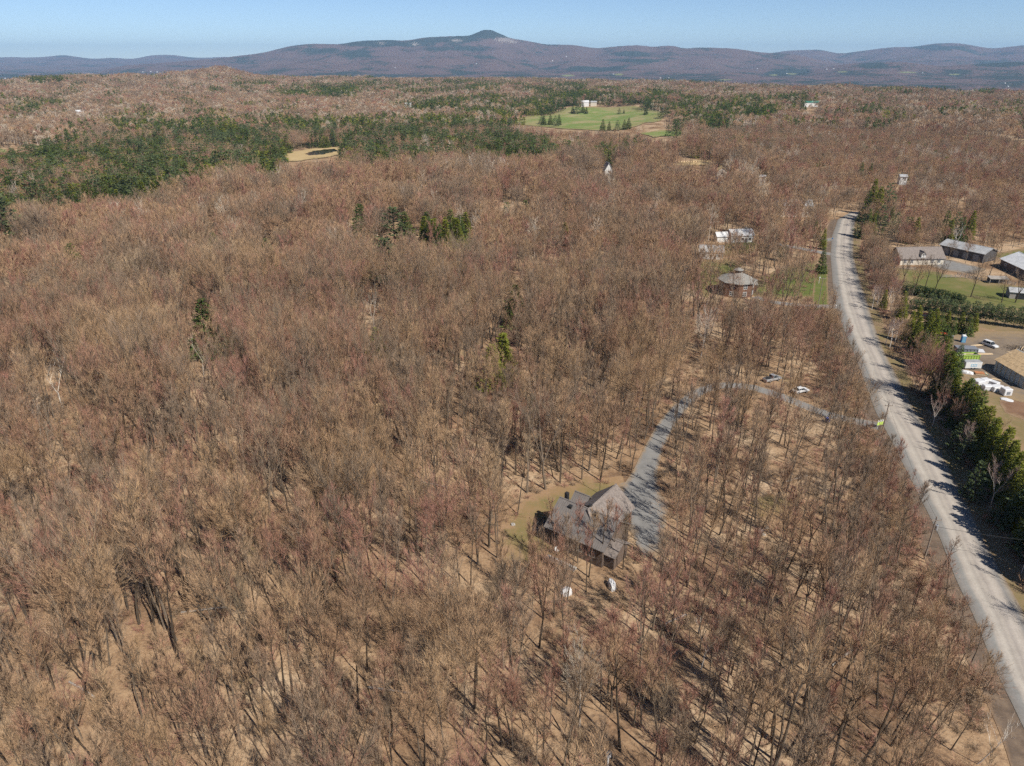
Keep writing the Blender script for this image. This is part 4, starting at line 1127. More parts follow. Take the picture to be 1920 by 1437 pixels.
bund = [(1235, 1040, 2.6, 2.2, 1.9, .35, "tall white wrapped pallet at the upper left end of the row"), (1335, 1000, 2.2, 1.8, 1.4, .2, "low white wrapped pallet in the back of the row"),
        (1365, 1090, 2.3, 1.7, 1.5, -.1, "white wrapped pallet at the front middle of the row"), (1440, 1020, 1.6, 3.0, 1.2, .45, "long narrow white wrapped pallet with planks on it"),
        (1465, 1100, 2.6, 1.9, 1.5, .3, "white wrapped pallet at the lower front of the row"), (1520, 1085, 1.6, 1.6, 1.3, .5, "small white wrapped pallet squeezed at the right of the row"), (1612, 1155, 2.2, 2.0, 2.0, .05, "square white wrapped pallet with grey label standing apart")]
for i, (cx, cy, w, d, hh, rz, lb) in enumerate(bund):
    P_ = at(*BP(cx, cy)); t = empty("wrapped_pallet", P_, rz, lb, "pallet", "white wrapped pallets on the building site")
    o_ = box("wrap", -w/2, w/2, -d/2, d/2, .14, hh, M_WRAP, t, .12)
    for k in (-1, 0, 1): box("runner", -w/2 + .05, w/2 - .05, k * d * .4 - .06, k * d * .4 + .06, 0, .138, M_LUMBER, t)
    if i == 6: box("label_sheet", -.5, .5, -d/2 - .02, -d/2 - .003, .5, 1.3, M_GREYST, t)
crumple("tarpaulin", at(*BP(1095, 865)), 1.9, 1.0, .7, M_WRAP, "rumpled white tarpaulin heap beside the cargo trailer", "tarpaulin", 11, -.6)
crumple("tarpaulin", at(*BP(1635, 1225)), 1.8, 1.1, .28, M_WRAP, "flat white tarpaulin lying nearest the bare soil", "tarpaulin", 12, -.6)
t = box("sheet_stack", -1.6, 1.6, -1.3, 1.3, 0, .35, M_WRAP, None, .03); t.location = at(*BP(1245, 565)); t.rotation_euler.z = -.35
tag(t, "flat white stack of boards behind the dumpsters", "sheet stack")
def plank(cx, cy, L, rz, label, n=4):
    P_ = at(*BP(cx, cy)); t = empty("lumber_pile", P_, rz, label, "lumber")
    for k in range(n):
        box("board", -L/2 + .1 * k, L/2 + .08 * k, -.5 + .26 * k, -.26 + .26 * k, .0, .12 + .02 * (k % 2), M_LUMBER, t)
plank(1240, 490, 5.0, .25, "pale lumber lying left of the white car")
plank(1340, 608, 4.6, .04, "pale lumber lying right of the dumpsters")
plank(1420, 1010, 3.4, -.95, "loose lumber leaning among the white pallets", 2)
plank(1560, 960, 4.6, -.6, "brown lumber on the dirt left of the unfinished house", 3)
plank(1790, 600, 6.0, -.75, "long pale beam pointing at the unfinished house", 1)
t = empty("tarp_stack", at(*BP(1285, 880)), -.25, "orange-brown boards with a teal tarpaulin edge beside the pallets", "stack")
box("board_stack", -1.5, 1.5, -.7, .7, 0, .5, M_LUMBER, t, .02); slab("tarpaulin", [(-1.6, -.8, .56), (.9, -.8, .56), (.9, .8, .6), (-1.6, .8, .6)], .05, m_simple("rust_tarp", (.4, .17, .07)), t); slab("tarpaulin", [(.91, -.8, .56), (1.7, -.8, .3), (1.7, .8, .32), (.91, .8, .6)], .05, M_TEAL, t)
P_ = at(1804.7, 642); t = empty("portable_toilet", P_, math.radians(-15), "bright blue portable toilet beside the spruces", "toilet")
box("cabin", -.6, .6, -.6, .6, .08, 2.15, M_BLUE, t, .04); box("base", -.65, .65, -.65, .65, 0, .079, M_GREYST, t)
loft("roof", [[(-.64, -.64, 2.152), (.64, -.64, 2.152), (.64, .64, 2.152), (-.64, .64, 2.152)], [(-.4, -.5, 2.4), (.4, -.5, 2.4), (.4, .5, 2.4), (-.4, .5, 2.4)]], M_WHITE, t)
box("door", -.45, .45, -.635, -.604, .15, 2.0, M_LTBLUE, t); box("vent_pipe", .4, .5, .4, .5, 2.2, 2.7, M_WHITE, t)
# brush and timber heap
t = empty("brush_pile", at(1908, 655), .3, "heap of grey branches and sawn timber by the unfinished house", "brush pile")
b = TriBuf(); r_ = np.random.default_rng(5)
b.slivers(r_.normal(size=(160, 3)) * [2.2, 1.0, .3] + [0, 0, .4], r_.normal(size=(160, 3)) * [1, .7, .4], r_.uniform(1, 3, 160), np.full(160, .09), r_)
link("branches", b.mesh("branches", [M_BARK]), t)['kind'] = 'stuff'
for k in range(6):
    tube_between("log", [(-2 + k * .7, -1 - .2 * k, .3), (.5 + k * .8, .6 - .3 * k, .6)], .13, [M_LUMBER, M_GREY_PL][k % 2], t, 6)
# log pile in the far clearing
t = empty("log_pile", at(1292, 305), .1, "brown log pile in the sandy clearing of the far woods", "log pile")
for k in range(9): tube_between("log", [(-9 + 2.0 * k, 0, .5), (-7.2 + 2.0 * k, 1.2, .5)], .5, M_LUMBER, t, 6)

# --- vehicles
def car(px, py, rz, mat, label, kind='suv', name="car"):
    P_ = at(px, py); t = empty(name, P_, rz, label, "car" if kind != 'pickup' else "pickup")
    L, W = (4.6, 1.8) if kind != 'pickup' else (5.4, 1.9)
    # body: side profile swept across the width, narrowed at the top
    if kind == 'pickup': prof = [(-2.7, .45), (-2.7, 1.05), (-.6, 1.06), (.9, 1.05), (2.5, .98), (2.7, .75), (2.7, .42)]
    else: prof = [(-2.3, .42), (-2.32, .95), (-2.0, 1.02), (.9, 1.0), (2.1, .86), (2.3, .65), (2.3, .38)]
    def sweep(nm, pr, w0, w1, mt, par, zmid):
        n = len(pr); V = []
        for s in (-1, 1):
            for x, z in pr: V.append((x, s * (w0 if z < zmid else w1), z))
        Fc = [tuple(range(n)), tuple(range(2 * n - 1, n - 1, -1))] + [(i, n + i, n + (i + 1) % n, (i + 1) % n) for i in range(n)]
        return polym(nm, V, Fc, mt, par, .05)
    sweep("body", prof, W / 2, W / 2 - .05, mat, t, .7)
    if kind == 'pickup': cab = [(-.55, 1.0), (-.45, 1.65), (-.2, 1.75), (.75, 1.72), (1.35, 1.0)]
    elif kind == 'sedan': cab = [(-1.85, .98), (-1.2, 1.42), (-.2, 1.46), (.5, 1.40), (1.2, .96)]
    else: cab = [(-2.1, .98), (-1.95, 1.58), (-.2, 1.68), (.45, 1.60), (1.15, .96)]
    c = sweep("window", cab, W / 2 - .10, W / 2 - .28, M_GLASS, t, 1.2)
    x0, x1 = cab[1][0] + .08, cab[-2][0] - .05
    zt = max(z for _, z in cab)
    box("roof", x0, x1, -W / 2 + .26, W / 2 - .26, zt - .05, zt + .035, mat, t, .02)
    for s in (-1, 1):
        for xx in (x0 - .05, (x0 + x1) / 2 - .3, x1 + .02): box("pillar", xx, xx + .09, s * (W / 2 - .25) - .05, s * (W / 2 - .12) + .03, 1.0, zt - .03, mat, t)
        box("headlight", 2.2 if kind != 'pickup' else 2.6, 2.33 if kind != 'pickup' else 2.73, s * .62 - .18, s * .62 + .18, .62, .78, M_STEEL, t)
        box("tail_light", -2.36 if kind != 'pickup' else -2.73, -2.28 if kind != 'pickup' else -2.66, s * .72 - .1, s * .72 + .1, .7, .9, M_ORANGE, t)
        for xx in (-1.4, 1.45):
            w = cyl("wheel", .34, -.12, .12, M_BLACK, t, k=14); w.rotation_euler = (math.pi / 2, 0, 0); w.location = (xx, s * (W / 2 - .1), .34)
            rm = cyl("rim", .2, -.13, .13, M_STEEL, w, k=10)
    if kind == 'pickup': box("cargo_bed", -2.55, -.7, -.72, .72, 1.05, 1.09, M_BLACK, t)
    EXC.append((P_.x, P_.y, 3.5))
    return t
car(1855.5, 650, math.radians(-68), M_CARW, "white car parked on the building site beside pale lumber", 'suv')
car(1500, 736, math.radians(22), M_CARW, "white car beside a dark red shrub near the driveway", 'sedan')
car(1447, 714, math.radians(25), M_CARS, "silver pickup parked among slim trees beyond the driveway", 'pickup', 'pickup_truck')
car(1736, 598, math.radians(-35), M_CARD, "dark maroon car in the shade beside olive cedars", 'suv')
# ride-on machine and red barrow near the spruces
t = empty("ride_on_mower", at(1781, 634), math.radians(-20), "black and silver ride-on mower parked near the blue toilet", "mower")
box("chassis", -.9, .9, -.4, .4, .3, .6, M_BLACK, t, .05); box("hood", .1, .95, -.3, .3, .603, .95, M_CARS, t, .06); box("seat", -.7, -.2, -.25, .25, .603, .78, M_BLACK, t, .04); box("backrest", -.8, -.68, -.25, .25, .79, 1.15, M_BLACK, t, .03)
tube_between("steering_column", [(.1, 0, .9), (-.15, 0, 1.2)], .04, M_STEEL, t)
for x, rr in ((-.6, .36), (.65, .26)):
    for s in (-1, 1): w = cyl("wheel", rr, -.12, .12, M_BLACK, t, k=12); w.rotation_euler = (math.pi / 2, 0, 0); w.location = (x, s * .5, rr)
t = empty("small_tractor", at(1767, 631), math.radians(-20), "orange-red machine parked at the foot of dark spruces", "machine")
box("hood", 0, 1.1, -.4, .4, .55, 1.15, M_ORANGE, t, .1); box("chassis", -1.0, 1.1, -.3, .3, .4, .548, M_BLACK, t, .03); box("seat", -.8, -.35, -.28, .28, .75, .95, M_BLACK, t, .04); box("fender", -1.0, -.2, -.65, -.35, .9, 1.0, M_ORANGE, t, .03); box("fender", -1.0, -.2, .35, .65, .9, 1.0, M_ORANGE, t, .03)
tube_between("roll_bar", [(-.9, -.4, .9), (-.9, -.4, 1.8), (-.9, .4, 1.8), (-.9, .4, .9)], .04, M_BLACK, t)
for x, rr in ((-.6, .5), (.8, .32)):
    for s in (-1, 1): w = cyl("wheel", rr, -.14, .14, M_BLACK, t, k=12); w.rotation_euler = (math.pi / 2, 0, 0); w.location = (x, s * .55, rr)
# bins, sign, mailboxes
t = empty("recycling_bin", at(1551, 792), .4, "navy blue wheeled bin beside the driveway", "bin")
loft("body", [[(-.3, -.35, .1), (.3, -.35, .1), (.3, .35, .1), (-.3, .35, .1)], [(-.38, -.45, 1.1), (.38, -.45, 1.1), (.38, .45, 1.1), (-.38, .45, 1.1)]], M_NAVY, t)
box("lid", -.42, .42, -.5, .5, 1.105, 1.18, M_NAVY, t, .02)
for s in (-1, 1): w = cyl("wheel", .13, -.05, .05, M_BLACK, t, k=10); w.rotation_euler = (0, math.pi / 2, 0); w.location = (s * .36, .4, .13)
t = empty("yard_sign", at(1648, 803), math.radians(20), "lime green and white notice board by the driveway mouth", "sign")
for x in (-.75, .75): box("post", x - .05, x + .05, -.05, .05, 0, 2.2, M_GREY_PL, t)
box("panel", -.9, .9, -.09, -.053, .9, 2.3, M_LIME, t); box("white_band", -.9, .9, -.105, -.092, 1.75, 2.3, M_WHITE, t)
def mailbox(px, py, label, mat):
    t = empty("mailbox", at(px, py), .3, label, "mailbox", "mailboxes along the gravel road")
    box("post", -.05, .05, -.05, .05, 0, 1.0, M_GREY_PL, t); box("letter_box", -.18, .18, -.32, .32, 1.0, 1.4, mat, t, .05)
mailbox(1566, 579, "white mailbox where the octagonal house's drive meets the road", M_WHITE)
mailbox(1550, 425, "white mailbox near the road crest", M_WHITE)
mailbox(1560, 452, "blue mailbox at the pale gravel drive", M_BLUE)
t = empty("lamp_post", at(1535, 532), 0, "white lantern post on the bright grass strip", "lamp")
box("post", -.06, .06, -.06, .06, 0, 2.2, M_WHITE, t); box("lantern", -.2, .2, -.2, .2, 2.2, 2.7, M_WHITE, t, .04); 
# --- utility poles and wires
POLES = []
def pole(px, py, hgt, label, transformer=False, tilt=0.0):
    P_ = at(px, py); t = empty("utility_pole", P_, 0, label, "utility pole", "wooden poles along the road")
    cyl("shaft", .15, -.3, hgt, M_POLE, t, k=8, r2=.11)
    box("crossarm", -.9, .9, -.20, -.09, hgt - .7, hgt - .55, M_POLE, t)
    for x in (-.8, 0, .8): cyl("insulator", .06, hgt - .548, hgt - .3, M_STEEL, t, (x, -.145), 8)
    if transformer:
        tr = cyl("transformer", .27, hgt - 2.6, hgt - 1.7, M_STEEL, t, (.42, -.1), 12); cyl("bushing", .05, hgt - 1.698, hgt - 1.4, M_GREYST, tr, (.42, -.1), 6)
    POLES.append((P_, hgt)); EXC.append((P_.x, P_.y, 2.0)); return t
pole(1733, 1049, 9.0, "wooden pole with grey transformer beside the ditch, nearest on the road", True)
pole(1652, 818, 8.6, "dark wooden pole behind the lime green notice board")
pole(1606, 731, 8.6, "grey wooden pole at the roadside above the white sedan")
pole(1534, 573, 10.5, "wooden pole on the bright grass strip beside the road")
pole(1561, 430, 9.5, "wooden pole beside the road crest")
def wire(a, b, sag, label, n=14, r=.018):
    pts = [a.lerp(b, k / n) - Vector((0, 0, sag * 4 * (k / n) * (1 - k / n))) for k in range(n + 1)]
    o = tube_between("power_line", pts, r, M_BLACK, None, 4); tag(o, label, "power line"); return o
lab = ["between the transformer pole and the notice board pole", "between the notice board pole and the next pole up the road", "between the pole above the white sedan and the grass strip pole", "between the grass strip pole and the crest pole"]
for i in range(4):
    (a, ha), (b, hb) = POLES[i], POLES[i + 1]
    wire(a + Vector((0, 0, ha - .3)), b + Vector((0, 0, hb - .3)), 1.1, "thin black wire " + lab[i])
a, ha = POLES[0]
wire(a + Vector((.2, 0, ha - 2.0)), Vector((a.x + 34, a.y - 6, 6.5)), .8, "pale service wire crossing the road from the transformer pole", r=.03)

# --- far buildings
far = [(1096, 200, 15, 9, 4, 7, .1, M_WHITE, M_ROOF_WH, "white farmhouse above the large green hay field"), (1113, 199, 11, 7, 3, 5, -.2, M_CREAM, M_ROOF_LG, "grey-roofed farm outbuilding right of the white farmhouse"),
       (765, 202, 13, 8, 2.6, 4.6, -.1, M_WHITE, M_ROOF_WH, "lone white-roofed building in the far woods"), (1519, 201, 24, 10, 2.8, 5, .05, M_WHITE, M_GREENROOF, "long far building with a bright green roof"),
       (152, 218, 12, 7, 3, 5.2, .3, M_WHITE, M_ROOF_WH, "white house in the woods of the far left"), (42, 224, 9, 7, 3, 5, .3, M_WHITE, M_ROOF_LG, "pale small house left of the white far-left house"),
       (758, 161, 18, 10, 3, 6, 0, M_WHITE, M_ROOF_WH, "white-roofed far barn on the wooded rise below the summit"), (1602, 175, 24, 11, 3, 5.5, 0, M_WHITE, M_ROOF_WH, "long white-roofed far building at the wood's edge")]
for px, py, w, d, zw, zr, rz, mw, mr, lb in far:
    P_ = at(px, py); t = empty("building", P_ + Vector((0, 0, 4)), rz, lb, "building")
    gable(t, -w/2, w/2, -d/2, d/2, zw, zr, mw, mr, 'x', .5, -12)
    EXC.append((P_.x, P_.y, w * .7))
r_ = random.Random(3)
SPK = {}
specks = [(80, 146), (120, 145), (268, 136), (283, 135), (295, 136), (420, 127), (432, 129), (10, 148), (674, 143), (741, 128), (893, 121), (1062, 107), (1036, 115), (1150, 140), (1238, 147), (1254, 147), (560, 148), (520, 149), (1475, 139), (1550, 131), (1563, 130), (1730, 138), (1884, 157), (1890, 163), (1420, 130), (838, 147), (600, 144)]
for i, (px, py) in enumerate(specks):
    u, v = px - 960.0, py - 718.5
    # walk out along the sight line until it meets the land
    d = Vector((u, F * CP - v * SP, -(F * SP + v * CP))).normalized()
    s = 4600.0; 
    while s < 24000:
        p = Vector((0, 0, CAMH)) + d * s
        if p.z < tz(p.x, p.y): break
        s += 15
    if s >= 24000: continue
    k = s / 7500.0
    t = empty("far_house", Vector((p.x, p.y, tz(p.x, p.y))), r_.uniform(-.6, .6), "", "house", "white houses scattered over the valley")
    SPK.setdefault("far left of" if px < 200 else "left of" if px < 700 else "below" if px < 1150 else "right of" if px < 1500 else "far right of", []).append((px, t))
    gable(t, -5.5 * k, 5.5 * k, -3.5 * k, 3.5 * k, 4 * k, 6 * k, M_WHITE, M_ROOF_WH, 'x', .5, -20)
ORDN = ["first", "second", "third", "fourth", "fifth", "sixth", "seventh", "eighth", "ninth", "tenth"]
for wh, L in SPK.items():
    L.sort(key=lambda q: q[0])
    for k, (_, t) in enumerate(L): t['label'] = f"tiny white house in the hazy valley {wh} the summit, {ORDN[k]} from the left"
# ------------------------------------------------------------------ single trees
rrX = lambda Y: float(np.interp(Y, [p.y for p in RR], [p.x for p in RR])) if RR[0].y < RR[-1].y else float(np.interp(Y, [p.y for p in RR][::-1], [p.x for p in RR][::-1]))
rlX = lambda Y: float(np.interp(Y, [p.y for p in RL], [p.x for p in RL]))
NTREE = {'conifer': 0, 'bare': 0}
def tree(name, meshes, P, s=1.0, rz=None, label=None, cat="tree", group=None, sx=None, sink=0.25, stuff_crown=False):
    rz = random.uniform(0, 6.28) if rz is None else rz
    t = bpy.data.objects.new(name, None); t.empty_display_size = .5; COL.objects.link(t)
    t.location = (P[0], P[1], P[2] - sink); t.rotation_euler = (0, 0, rz); k = sx or 1.0
    t.scale = (s * k, s * k, s)
    tag(t, label, cat, group)
    for nm, me in zip(("trunk", "crown"), meshes):
        c = bpy.data.objects.new(nm, me); COL.objects.link(c); c.parent = t
    return t
def con(key, P, s=1.0, label=None, group=None, name=None, sx=None):
    m = random.choice(CON[key][1]); NTREE['conifer'] += 1
    EXC.append((P[0], P[1], 1.6 * s + .3))
    return tree(name or {'spruce': 'spruce_tree', 'cedar': 'cedar_tree', 'pine': 'pine_tree', 'white_pine': 'pine_tree', 'shrub': 'clipped_yew'}[key], m[:2], P, s, None, label, "tree" if key != 'shrub' else "shrub", group, sx)
def gp(x, y): return Vector((x, y, tz(x, y)))
ORD = ["first", "second", "third", "fourth", "fifth", "sixth", "seventh", "eighth", "ninth", "tenth", "eleventh", "twelfth", "thirteenth", "fourteenth", "fifteenth", "sixteenth", "seventeenth", "eighteenth", "nineteenth", "twentieth",
       "twenty-first", "twenty-second", "twenty-third", "twenty-fourth", "twenty-fifth", "twenty-sixth", "twenty-seventh", "twenty-eighth", "twenty-ninth", "thirtieth", "thirty-first", "thirty-second", "thirty-third", "thirty-fourth", "thirty-fifth", "thirty-sixth", "thirty-seventh", "thirty-eighth", "thirty-ninth", "fortieth"]

# roadside hedge of cedars, from the photo's right edge up the road
ys = np.arange(90, 168, 2.0)
for i, Y in enumerate(ys[::-1]):
    con('cedar' if i % 4 else 'spruce', gp(rrX(Y) + 7.6 + random.uniform(-.8, .8), Y), random.uniform(.82, 1.2), f"{ORD[i]} conifer from the upper end of the dense olive roadside hedge", "conifer hedge along the gravel road")
for i, (a, b, k) in enumerate([(8, 188, 1.0), (11.5, 192, 1.15), (8.5, 198, 1.0), (14.5, 187, .95), (12.5, 201, 1.05), (8, 206, .9), (15.5, 194, .95), (11, 211, .9), (12, 182, .95), (16, 181, .85), (8.5, 182, .9)]):
    con('cedar' if i % 3 else 'spruce', gp(rrX(b) + a, b), k * .95, ["tall", "broad", "dark", "olive", "bushy", "short", "rounded", "ragged", "low", "small", "narrow"][i] + " cedar in the dark clump behind the large reddish bare tree", "dark cedar clump by the road")
for i, (px, py, k, lb) in enumerate([(1806, 868, .62, "grey-green plumed pine in front of the hedge, beside the upper pale birch"), (1790, 845, .58, "bushy light green pine at the road's edge before the hedge"), (1822, 935, .68, "spreading plumed pine behind the two-stemmed birch by the road"), (1900, 1000, .85, "dark drooping pine at the lower end of the hedge"), (1872, 985, .55, "small layered pine beside the lower end of the hedge"), (1925, 1045, .8, "dark pine at the photo's right edge below the hedge")]):
    con('white_pine', at(px, py), k, lb)
for i, (px, py, k, key, lb) in enumerate([(1654, 582, .62, 'cedar', "small bright cedar beside pale birch stems above the road"), (1686, 602, .85, 'cedar', "tall sunlit cedar left of the maroon car"), (1692, 590, .7, 'spruce', "dark spruce behind the tall sunlit cedar"), (1652, 535, .55, 'pine', "grey-green pine above the birches beside the road"), (1664, 530, .6, 'pine', "bushy pine at the paddock's upper left corner")]):
    con(key, at(px, py), k, lb)
for i, (px, py) in enumerate([(1738, 612), (1749, 618), (1760, 622), (1772, 619), (1784, 626), (1797, 624), (1811, 628), (1823, 622)]):
    con('spruce' if i % 2 == 0 else 'cedar', at(px, py), random.uniform(.5, .62), f"{ORD[i]} dark spruce from the left in the row beside the building site", "spruce row beside the building site", sx=1.25)
for i, (px, py) in enumerate([(1692, 551), (1702, 553), (1713, 553.5), (1727, 555), (1740, 557), (1752, 559), (1764, 561), (1777, 566), (1788, 568), (1798, 570)]):
    con('shrub', at(px, py), random.uniform(.8, 1.0), f"{ORD[i]} rounded yew from the left in the dark paddock hedge", "clipped yews below the paddock", "clipped_yew")
for i in range(14):
    f = i / 13; px = 1708 + f * 225; py = 589 + f * 30
    con('pine', at(px, py), random.uniform(.62, .78), f"{ORD[i]} pine from the left in the front row of grey-green pines", "front row of young pines")
for i in range(11):
    f = i / 10; px = 1722 + f * 212; py = 580 + f * 24
    con('pine', at(px, py), random.uniform(.55, .7), f"{ORD[i]} pine from the left in the back row of grey-green pines", "back row of young pines")
crest = [(1611, 446), (1621, 448), (1633, 444), (1646, 440), (1620, 415), (1640, 418), (1656, 416), (1668, 424), (1630, 404), (1676, 444), (1700, 456), (1712, 458), (1694, 450), (1765, 455), (1776, 457), (1786, 453), (1797, 456), (1813, 454)]
for i, (px, py) in enumerate(crest):
    con(['white_pine', 'spruce', 'cedar'][i % 3], at(px, py), random.uniform(.75, 1.15) * (1.5 if i in (4, 5, 6, 8) else 1.15), (f"{ORD[i]} conifer from the left in the tall dark clump right of the road crest" if i < 9 else f"{ORD[i - 9]} dark conifer from the left behind the farmhouse and barn"), "conifers by the road crest" if i < 9 else "conifers behind the farm")
for (px, py, k, key, lb) in [(1538, 513, .95, 'spruce', "tall dark pine-like spruce alone at the left roadside"), (1541, 468, .8, 'cedar', "bright cedar left of the road below the crest"), (1533, 455, .7, 'spruce', "spruce just behind the bright cedar left of the road"), (1526, 447, .75, 'spruce', "pointed spruce left of the road, beneath the cream house"), (1506, 440, .7, 'spruce', "middle of three small spruces below the cream house"), (1488, 438, .65, 'spruce', "leftmost of the small spruces below the cream house"),
                             (1462, 490, .7, 'pine', "spreading pine in the yard above the octagonal house"), (1471, 483, .6, 'pine', "smaller pine just right of the spreading yard pine"), (1426, 424, .8, 'spruce', "tall spruce above the white-roofed house")]:
    con(key, at(px, py), k, lb)
lone = [(383, 600, 'spruce', .75, "lone bright green spruce among brown crowns at the left of the wood"), (922, 662, 'cedar', .62, "lower of two olive conifers leaning together in mid wood"), (943, 648, 'cedar', .68, "upper of two olive conifers leaning together in mid wood"),
        (966, 550, 'spruce', .6, "small conifer left of the narrow forest opening"), (703, 612, 'cedar', .5, "tiny dark conifer in the middle of the brown wood"), (722, 478, 'white_pine', .7, "tall slim blue-green pine below the dark conifer clump"), (500, 462, 'spruce', .62, "small round green conifer in the upper left wood"),
        (135, 482, 'spruce', .7, "spiky green conifer near the wood's far left"), (10, 437, 'white_pine', 1.1, "tall pine at the photo's left edge"), (398, 444, 'cedar', .6, "low olive conifer left above the small round one"), (150, 474, 'spruce', .5, "tiny conifer right of the spiky green conifer"),
        (738, 426, 'white_pine', .8, "plumed pine at the left end of the dark conifer clump"), (760, 424, 'spruce', .75, "spruce beside the plumed pine of the dark clump"), (676, 418, 'spruce', .85, "lone spruce left of the dark conifer clump"), (668, 440, 'cedar', .5, "faint olive conifer below the lone spruce"), (1060, 416, 'cedar', .5, "faint yellowish conifer in the upper middle wood"), (950, 390, 'spruce', .6, "left dark conifer beside pale crowns in upper middle wood"), (985, 386, 'spruce', .6, "right dark conifer beside pale crowns in upper middle wood")]
PEEK = []
for px, py, key, k, lb in lone:
    con(key, at(px, py, 11.0), k * (1.75 if key == "cedar" else 2.0), lb, sx=1.5); PEEK.append((px - 9, px + 9, py - 20, py - 4, .97))
for i, (px, py) in enumerate([(796, 430), (806, 436), (815, 428), (824, 438), (834, 426), (843, 434), (852, 430), (862, 428), (873, 424), (820, 446), (836, 444), (800, 424), (812, 440), (845, 420), (857, 438)]):
    con('spruce' if i % 2 else 'cedar', at(px, py, 10.0), random.uniform(1.2, 1.5), ["leftmost", "bushy", "olive", "low", "tallest", "dark", "ragged", "narrow", "rightmost", "nearest left", "nearest right", "farthest left", "squat", "farthest right", "slender"][i] + " conifer of the dark clump in the upper middle wood", "dark conifer clump in the wood", sx=1.3)
for i, (px, py, k) in enumerate([(1610, 345, 1.25), (1628, 343, 1.15), (1540, 312, .8), (1700, 338, .8), (1652, 322, .7), (1435, 330, .8), (1457, 330, .7), (1232, 362, .85), (1240, 366, .6), (1300, 382, .6)]):
    con('spruce', at(px, py), k, ["larger of two tall dark spruces in the far right wood", "smaller of two tall dark spruces in the far right wood", "small spruce left above the two tall ones", "dark conifer beside the small pale house with mast", "faint conifer among pale crowns in the far right", "conifer beside the tiny white shed roof", "conifer right of the tiny white shed roof", "dark conifer below the A-frame cottage", "tiny conifer touching the one below the cottage", "low conifer between cottage and white-roofed house"][i])

for i, (px, py, k) in enumerate([(1014, 234, 1.2), (1022, 236, 1.35), (1031, 235, 1.3), (1040, 237, 1.2), (1050, 236, 1.3), (1076, 213, 1.3), (1084, 214, 1.4), (1093, 213, 1.3), (1102, 214, 1.2), (1158, 215, 1.0), (1167, 215, .9), (1208, 217, 1.2), (1243, 223, 1.4), (1132, 246, 1.3), (1144, 246, 1.2), (1156, 245, 1.35), (1168, 244, 1.25), (1176, 243, 1.1)]):
    con(['white_pine', 'spruce', 'spruce'][i % 3], at(px + random.uniform(-3, 3), py + random.uniform(-1.2, 1.2)), k * random.uniform(.7, 1.1), f"{ORD[i]} conifer from the left around the large green hay field", "conifers round the hay field", sx=1.3)

# birches, big bare trees and pale snags
def bare(P, meshes, s, label, group=None, name="bare_tree", sx=None, rz=None):
    NTREE['bare'] += 1
    return tree(name, meshes, P, s, rz, label, "tree", group, sx)
bare(at(1718, 748), BIGTREE[0], .86, "large round bare tree with reddish twigs beside the road", rz=.3); EXC.append((*at(1718, 748)[:2], 3))
for px, py, k, i, lb in [(1716, 541, .86, 1, "broad bare tree left of the paddock's middle"), (1753, 544, .72, 2, "bare tree with two dark limbs at the paddock's edge"), (1820, 557, .9, 3, "large pale-limbed bare tree in the middle of the paddock"), (1878, 568, .72, 1, "bare tree with thick dark trunk beside the paddock shed"), (1903, 568, .8, 2, "slim bare tree in front of the small grey shed"), (1854, 520, .7, 3, "bushy grey bare tree before the long white-roofed barn"), (1693, 532, .65, 2, "thin bare tree left of the broad paddock tree"), (1735, 538, .75, 1, "upright brownish bare tree in front of the farmhouse dormer"), (1660, 480, .85, 3, "pale open-crowned bare tree left of the farmhouse")]:
    bare(at(px, py), BIGTREE[i], k, lb, name="bare_tree"); EXC.append((*at(px, py)[:2], 2.5))
for px, py, i, k, lb in [(1668, 652, 0, .72, "tall white-stemmed birch left of the dark cedar clump"), (1676, 648, 2, .66, "second pale birch right beside the tall white-stemmed one"), (1660, 645, 1, .6, "thin birch at the left of the birch group by the cedars"), (1634, 582, 0, .7, "pale birch at the roadside left of the small bright cedar"), (1643, 575, 2, .62, "thin birch behind the roadside pale birch"), (1668, 584, 3, .72, "forked birch between small bright cedar and tall sunlit cedar"), (1676, 560, 1, .6, "slim birch above the forked one"),
                         (1748, 800, 3, .62, "birch in front of the hedge's upper end"), (1742, 748, 1, .5, "thin white birch right of the large reddish tree"), (1802, 862, 2, .74, "pale pinkish birch before the hedge by the road"), (1856, 953, 3, .84, "two-stemmed white birch leaning out before the hedge"), (1915, 1075, 0, .6, "bare birch at the photo's right edge below the hedge")]:
    P_ = at(px, py); tree("birch_tree", BIRCH[i], P_, k, None, lb, "birch", None, 1.15); EXC.append((P_.x, P_.y, 2))
for px, py, i, k, dz, lb in [(1832, 1432, 0, .62, 0, "crooked pale snag at the lower right near the ditch"), (1314, 1255, 1, .62, 0, "thin white dead tree in the lower middle right wood"), (104, 718, 2, .95, 7, "pale forked snag among brown crowns at far left"), (372, 655, 1, .8, 8, "pale bare-limbed snag left of the lone green spruce"), (698, 572, 2, .9, 9, "whitish spreading snag in the middle of the wood"), (964, 548, 1, .7, 10, "whitish twiggy snag beside the small conifer"), (1790, 470, 2, .8, 0, "pale crooked snag behind the dark barn"), (60, 768, 0, .7, 7, "bent pale snag at the wood's left edge")]:
    P_ = at(px, py, dz); tree("dead_tree", SNAG[i], P_, k, None, lb, "dead tree"); EXC.append((P_.x, P_.y, 2))
for px, py, k, dz, lb in [(1320, 617, .85, 9, "single whitish full-crowned tree in the brown wood below the octagonal house"), (230, 495, .7, 9, "round cream-coloured bare crown at the left of the wood"), (1090, 1300, .8, 6, "large pinkish pale bare tree at the lower middle of the wood"), (952, 402, .8, 9, "cream bare crown between two dark conifers")]:
    P_ = at(px, py, dz); bare(P_, BIGTREE[4], k, lb, sx=.9); EXC.append((P_.x, P_.y, 2.5))
